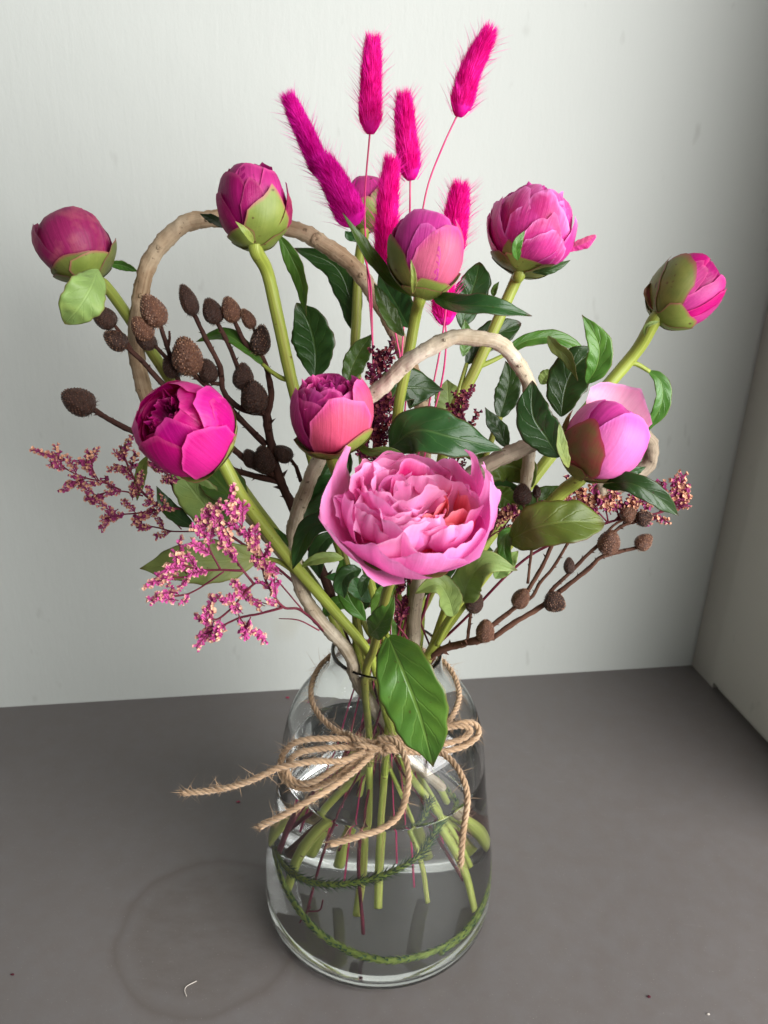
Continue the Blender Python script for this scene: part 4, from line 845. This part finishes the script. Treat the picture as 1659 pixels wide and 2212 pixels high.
statice('faded purple statice spray fanning out beside the hot magenta bud', (VX + .04, .02, .06),
    [([('w', VX + .04, .02, .06), ('w', VX - .022, .0, .20), (1500, 1000, .0), (1200, 760, -.02), (900, 580), (740, 545), (640, 470), (590, 390), (545, 290), (530, 225)], 8, 4, .86),
     ([(640, 487), (510, 460), (400, 480), (330, 505)], 4, 3, .3), ([(520, 455), (420, 410), (330, 390), (230, 345), (130, 260)], 4, 3, .2), ([(740, 558), (620, 580), (520, 590), (430, 612)], 4, 3, .25),
     ([(930, 680), (800, 680), (720, 660), (600, 640)], 4, 3, .35), ([(890, 575), (810, 470), (790, 390), (745, 412)], 4, 3, .55), ([(800, 410), (760, 350), (690, 310)], 4, 3, .4), ([(400, 405), (370, 350), (345, 255)], 3, 3, .3), ([(330, 392), (280, 410), (245, 425)], 3, 3, .5),
     ([(580, 380), (540, 350), (490, 330)], 3, 3, .5), ([(620, 470), (590, 450), (575, 420)], 3, 3, .6), ([(760, 560), (700, 570), (640, 600)], 3, 3, .5), ([(850, 670), (790, 600), (770, 540)], 3, 3, .6)],
    'p', -.03, 1, .85, z4)
statice('bright pink and cream statice spray hanging below the pale underside leaf', (VX + .05, -.02, .05),
    [([('w', VX + .05, -.02, .05), ('w', VX - .02, -.016, .205), (1640, 1240, -.04), (1500, 1110, -.06), (1400, 1090), (1310, 950), (1275, 800), (1225, 715)], 9, 4, .88),
     ([(1400, 1095), (1270, 1130), (1170, 1150), (1060, 1200), (935, 1262)], 6, 4, .6), ([(1310, 960), (1240, 970), (1110, 1110), (1030, 1160), (980, 1090)], 6, 4, .72), ([(1245, 970), (1150, 840), (1100, 700), (1030, 560)], 6, 4, .5),
     ([(1190, 895), (1060, 890), (960, 890), (860, 860), (820, 810)], 6, 4, .45), ([(960, 890), (860, 930), (725, 925)], 4, 4, .25), ([(1080, 900), (930, 1000), (840, 1030), (720, 1035)], 4, 4, .55), ([(1060, 885), (1000, 770), (950, 620)], 5, 4, .25), ([(1260, 800), (1180, 660), (1125, 540)], 4, 4, .3),
     ([(1600, 1220), (1490, 1165), (1380, 1155)], 4, 2, None), ([(1400, 1090), (1330, 1080), (1220, 1045)], 3, 2, .9), ([(1170, 1150), (1140, 1100), (1120, 1060)], 3, 3, .6), ([(1160, 870), (1130, 780), (1080, 760)], 4, 3, .4), ([(1240, 830), (1250, 760), (1245, 715)], 4, 3, .4), ([(1240, 975), (1180, 1000), (1140, 960)], 3, 3, .4), ([(1170, 1155), (1200, 1200), (1190, 1240)], 3, 3, .6), ([(1510, 1110), (1400, 980), (1290, 850)], 4, 3, .9)],
    'b', -.10, 2, .95, z4)
statice('purple statice spray spread under the pale pink bud above the round pods', (VX - .05, .01, .06),
    [([('w', VX - .05, .01, .06), ('w', VX + .026, .0, .21), (0, 1120, -.01), (200, 930, -.02), (400, 720), (560, 590), (760, 500), (960, 425), (1100, 392), (1240, 372), (1330, 310), (1355, 225)], 8, 5, .88),
     ([(960, 428), (880, 340), (800, 260)], 4, 3, .2), ([(960, 420), (950, 330), (1000, 270)], 4, 3, .25), ([(1000, 412), (1060, 340), (1110, 300)], 4, 3, .25), ([(930, 435), (840, 380), (730, 270)], 4, 3, .2), ([(900, 440), (880, 380), (860, 300)], 4, 3, .2), ([(1240, 372), (1270, 300), (1250, 240)], 4, 3, .4), ([(1020, 405), (1000, 340), (940, 290)], 4, 3, .2), ([(1330, 320), (1370, 270), (1380, 230)], 3, 3, .3), ([(1000, 410), (1090, 350), (1120, 320)], 4, 3, .4),
     ([(300, 520), (350, 440), (400, 370)], 4, 3, .4), ([(400, 440), (440, 380), (430, 350)], 3, 3, .3), ([(250, 560), (350, 480), (440, 450)], 4, 3, .4), ([(420, 400), (500, 360), (610, 385)], 3, 3, .7)],
    'p', -.03, 3, 1.0, z6)
statice('dark wine red statice stalk standing between the ruffled bud and pale vine', (VX, .0, .06),
    [([('w', VX, .0, .06), ('w', VX - .006, .004, .205), (812, 1200, .0), (806, 1000), (812, 900), (820, 820), (822, 762)], 6, 3, .50), ([(808, 1000), (826, 930), (832, 860)], 4, 3, .1), ([(806, 1010), (790, 985), (775, 960)], 4, 3, .2), ([(808, 980), (820, 940), (812, 880)], 4, 3, .2)], 'd', -.02, 4, 1.0, None, 18)
statice('dark wine red statice stalk standing beside the slanting peony stem', (VX - .02, .01, .06),
    [([('w', VX - .02, .01, .06), ('w', VX + .01, .004, .205), (900, 1250, .0), (980, 1020), (1008, 930), (998, 890), (1000, 852)], 5, 3, .78), ([(900, 1260), (880, 1300), (862, 1310)], 3, 3, .3), ([(890, 1240), (860, 1260), (850, 1280)], 3, 3, .3)], 'd', -.005, 5, 1.0, None, 18)
statice('thin plum red statice stems with broken twigs crowded in the vase neck', (VX - .03, -.035, .028),
    [([('w', VX - .008, -.036, .018), ('w', VX - .012, -.03, .09), ('w', VX - .004, -.016, .15), ('w', VX + .006, -.012, .21), (890, 1280, -.02), (905, 1180, -.02)], 8, 5, None),
     ([('w', VX - .045, -.04, .03), ('w', VX - .03, -.03, .10), ('w', VX - .006, -.02, .17), (866, 1340, -.02), (856, 1290, -.02), (870, 1250, -.02)], 6, 4, .85), ([('w', VX - .044, -.04, .035), ('w', VX - .036, -.042, .04), ('w', VX - .034, -.042, .05)], 4, 3, None), ([('w', VX - .042, -.04, .04), ('w', VX - .05, -.044, .026)], 4, 3, None),
     ([('w', VX - .066, -.02, .062), ('w', VX - .05, -.014, .10), ('w', VX - .01, -.004, .17), (900, 1360, .0), (930, 1270, .0)], 16, 6, None), ([(905, 1430, -.02), (880, 1380, -.022), (860, 1352, -.024)], 6, 4, None), ([(930, 1400, -.012), (905, 1330, -.012), (900, 1250, -.01)], 5, 4, .8)], 'd', -.02, 6, .8)

# ------------------------------------------------------------------ clubmoss stem curled in the water
t = thing('clubmoss_stem', 'green scaly stem with needle leaves curled round inside the water', 'plant stem', (VX, VY, .012))
ring = [Vector((VX + .072 * math.cos(a), .072 * math.sin(a), z)) for a, z in ((-.95, .0165), (-.4, .018), (.2, .024), (.9, .030))]
ring2 = [Vector((VX + .070 * math.cos(a), .070 * math.sin(a), z)) for a, z in ((.35, .030), (-.2, .022), (-.8, .0185), (-1.5, .022), (-2.1, .032), (-2.6, .046), (-2.95, .060))]
ring2 += [Vector((VX - .062, -.035, .066)), Vector((VX - .04, -.052, .072)), Vector((VX - .005, -.058, .086)), Vector((VX + .025, -.050, .102)), Vector((VX + .035, -.03, .118))]
def mossy(pts, name, r, n_from, long_):
    c = cat_rom(pts, 12); v, f, u = tube(c, [r, r, r * .8], 8); o = mk(name, v, f, MOSS, t, uv=u); fr = frames(c); mb = MB(); rnd = random.Random(3)
    for i in range(len(c) - 1):
        big = i / len(c) > n_from
        for k in range(9):
            tt, n, b = fr[i]; a = k * .698 + i * .35; q = n * math.cos(a) + b * math.sin(a); p = c[i].lerp(c[i + 1], rnd.random()) + q * r * .9; e = tt.cross(q)
            L = rnd.uniform(.8, 1.1) * (long_ if big else .0042); d = (tt * .8 + q * (.75 if big else .42)).normalized(); w_ = .0007 if big else .0011
            mb.add([p - e * w_, p + e * w_, p + q * w_ * .6, p + d * L], [(0, 1, 3), (1, 2, 3), (2, 0, 3)], None, 1 if big or rnd.random() < .4 else 0)
    mb.build('needle_leaves', [MOSS, NEEDLE], o, kind='stuff', smooth=False)
mossy(ring, 'bare_stem', .0026, 2, .006)
mossy(ring2, 'leafy_stem', .0024, .58, .0072)

# ------------------------------------------------------------------ twine bow
bow = thing('twine_bow', 'jute twine tied in a bow round the neck of the vase', 'twine', P(812, 1606, -.055))
TR = .0020; FIB = MB(); frnd = random.Random(12)
def rope(name, pts, r=TR, seed=0, frays=True, label=None):
    c = cat_rom(pts, 10); L = sum((b - a).length for a, b in zip(c, c[1:])); c = resample(c, max(12, int(L / .0011))); fr = frames(c); mb = MB(); n = len(c)
    for k in range(3):
        q = []
        for i, p in enumerate(c):
            a = i * .0011 / (r * 6.2) * 6.283 + k * 2.0944 + seed + .7 * math.sin(i * .09 + seed); op = 1 + (.55 * max(0, (i - n + 6) / 6) if frays else 0)
            q.append(p + (fr[i][1] * math.cos(a) + fr[i][2] * math.sin(a)) * r * .50 * op)
        v, f, u = tube(q, [r * .56 * (1 + .22 * math.sin(i * 1.9 + seed * 3 + k * 2)) for i in range(max(3, n // 5))], 7, bump=.09, seed=seed + k); mb.add(v, f, u)
    for i in range(n):
        for _ in range(4):
            tt, nn, b = fr[i]; a = frnd.uniform(0, 6.28); q = nn * math.cos(a) + b * math.sin(a); p = c[i] + q * r * .8; l = frnd.choice((.002, .003, .003, .004, .006, .011)) * frnd.uniform(.6, 1.2)
            d = (q * frnd.uniform(.3, 1) + tt * frnd.uniform(-1, 1) + b * frnd.uniform(-.3, .3)).normalized(); e = Vector((frnd.uniform(-1, 1), frnd.uniform(-1, 1), frnd.uniform(-1, 1))) * l * .35
            ribbon(FIB, [p, p + d * l * .5 + e * .4, p + d * l + e * 1.2], .00024, frnd)
    if frays:
        for _ in range(34):
            tt, nn, b = fr[-1]; a = frnd.uniform(0, 6.28); q = nn * math.cos(a) + b * math.sin(a); p = c[-2] + q * r * frnd.uniform(0, .9); l = frnd.uniform(.002, .007)
            ribbon(FIB, [p, p + tt * l * .5 + q * l * .12, p + tt * l + q * l * frnd.uniform(0, .6)], .00028, frnd)
    return mb.build(name, TWINE, bow, label=label)
z7 = lambda x, y: ((650 + x / 1.106) * .5486, (2400 + y / 1.106) * .5486)
def V7(x, y, off, Y=None): return onv(*z7(x, y), off, Y)
def D7(x, y, Y):
    a = P(*z7(x, y), Y); b = V7(x, y, .0035, Y); return b if b.y < a.y else a
# ring round the neck, higher at the back
for sd_, z0 in ((0, .2050),):
    rg = []
    for k in range(25):
        a = 2 * math.pi * k / 24 - math.pi / 2; z_ = z0 + .0072 * math.sin(a); q = prof(z_) + TR * 1.15; rg.append(Vector((VX + q * math.cos(a), q * math.sin(a), z_)))
    rope('neck_band', rg, frays=False, seed=sd_)
kn = D7(880, 590, -.058)
rope('knot', [kn + Vector(q) * .001 for q in ((-13, 5, 5), (-8, -4, 8), (0, -7, 4), (3, -5, -5), (-2, 2, -9), (-9, 4, -4), (-9, -5, 3), (-3, -9, 7), (6, -7, 3), (12, -3, -4), (9, 4, -7), (0, -3, -5), (-6, -8, -1), (2, -10, 2), (10, -4, 3))], TR * .97, frays=False, seed=2)
rope('loop', [D7(860, 575, -.06), D7(740, 562, -.066), D7(620, 566, -.068), D7(545, 592, -.068), D7(506, 650, -.068), D7(508, 712, -.070), D7(548, 764, -.076), D7(640, 778, -.082), D7(760, 722, -.082), D7(850, 640, -.070)], frays=False, seed=3)
rope('loop', [D7(860, 600, -.064), D7(740, 602, -.070), D7(620, 614, -.074), D7(560, 640, -.076), D7(528, 690, -.076), D7(560, 748, -.08), D7(640, 752, -.084), D7(740, 690, -.080), D7(860, 620, -.070)], frays=False, seed=4)
rope('tail', [D7(870, 620, -.070), D7(760, 660, -.080), D7(640, 662, -.084), D7(500, 688, -.086), D7(380, 742, -.088), D7(230, 784, -.088), D7(78, 798, -.086)], seed=5, label='tail of twine reaching out beyond the side of the vase')
rope('tail', [D7(900, 630, -.070), D7(830, 700, -.082), D7(700, 790, -.096), D7(560, 870, -.104), D7(412, 946, -.106)], seed=6)
rope('tail', [D7(930, 560, -.066), D7(1000, 572, -.070), D7(1046, 650, -.080), D7(1058, 760, -.092), D7(1022, 890, -.100), D7(930, 960, -.106), D7(820, 994, -.110), D7(718, 1022, -.112)], seed=7)
rope('tail', [D7(960, 600, -.062), D7(1100, 588, -.058), D7(1200, 622, -.062), D7(1280, 700, -.074), D7(1316, 810, -.086), D7(1300, 960, -.094), D7(1286, 1112, -.098)], seed=8)
rope('loop', [D7(930, 590, -.062), D7(1060, 572, -.058), D7(1180, 532, -.052), D7(1290, 494, -.046), D7(1352, 500, -.044), D7(1364, 548, -.048), D7(1290, 600, -.054), D7(1150, 622, -.060), D7(960, 612, -.066)], frays=False, seed=9)
rope('loop', [D7(930, 570, -.060), D7(1100, 548, -.056), D7(1220, 514, -.050), D7(1300, 508, -.048), D7(1330, 530, -.048), D7(1280, 568, -.052), D7(1120, 600, -.060), D7(950, 600, -.066)], frays=False, seed=10)
FIB.build('loose_fibres', TWINE, bow, kind='stuff', smooth=False)

# ------------------------------------------------------------------ crumbs on the shelf
CR = [m_plain('crumb_pink', col(170, 50, 84)), m_plain('crumb_dark', col(80, 26, 40)), m_plain('crumb_pale', col(214, 206, 196))]
def crumb(x, y, size, m, label, seed):
    rnd = random.Random(seed); p = T(x, y, .0); v = []; f = []
    for i in range(4):
        for j in range(7):
            a = j * .8976; r = size * (.35, 1, .85, .25)[i] * rnd.uniform(.6, 1.3); v.append(p + Vector((math.cos(a) * r * 1.4, math.sin(a) * r * .8, (.02, .25, .7, .95)[i] * size * rnd.uniform(.8, 1.1) + .0002)))
    f = [(i * 7 + j, i * 7 + (j + 1) % 7, i * 7 + 7 + (j + 1) % 7, i * 7 + 7 + j) for i in range(3) for j in range(7)] + [tuple(range(6, -1, -1)), tuple(range(21, 28))]
    tag(mk('flower_crumb', v, f, CR[m], smooth=False), label, 'crumb', 'crumbs fallen on the shelf')
crumb(515, 1733, .0016, 0, 'pink petal crumb on the shelf below the long end of twine', 1)
crumb(621, 1508, .0016, 0, 'purple crumb on the shelf close behind the vase shoulder', 2)
crumb(27, 2106, .0010, 1, 'tiny dark crumb alone on the shelf beyond the ring stain', 3)
crumb(1402, 2154, .0011, 1, 'dark crumb on the clear side of the shelf, the larger of two', 4)
crumb(1530, 2192, .0009, 2, 'pale chip at the end of a scratch on the shelf', 5)
c = cat_rom([T(425, 2119, .0006), T(404, 2130, .0008), T(399, 2140, .0006), T(403, 2152, .0005)], 6); v, f, u = tube(c, .0003, 5)
tag(mk('loose_fibre', v, f, CR[2], uv=u), 'short pale bent fibre lying on the shelf beside the ring stain', 'fibre')
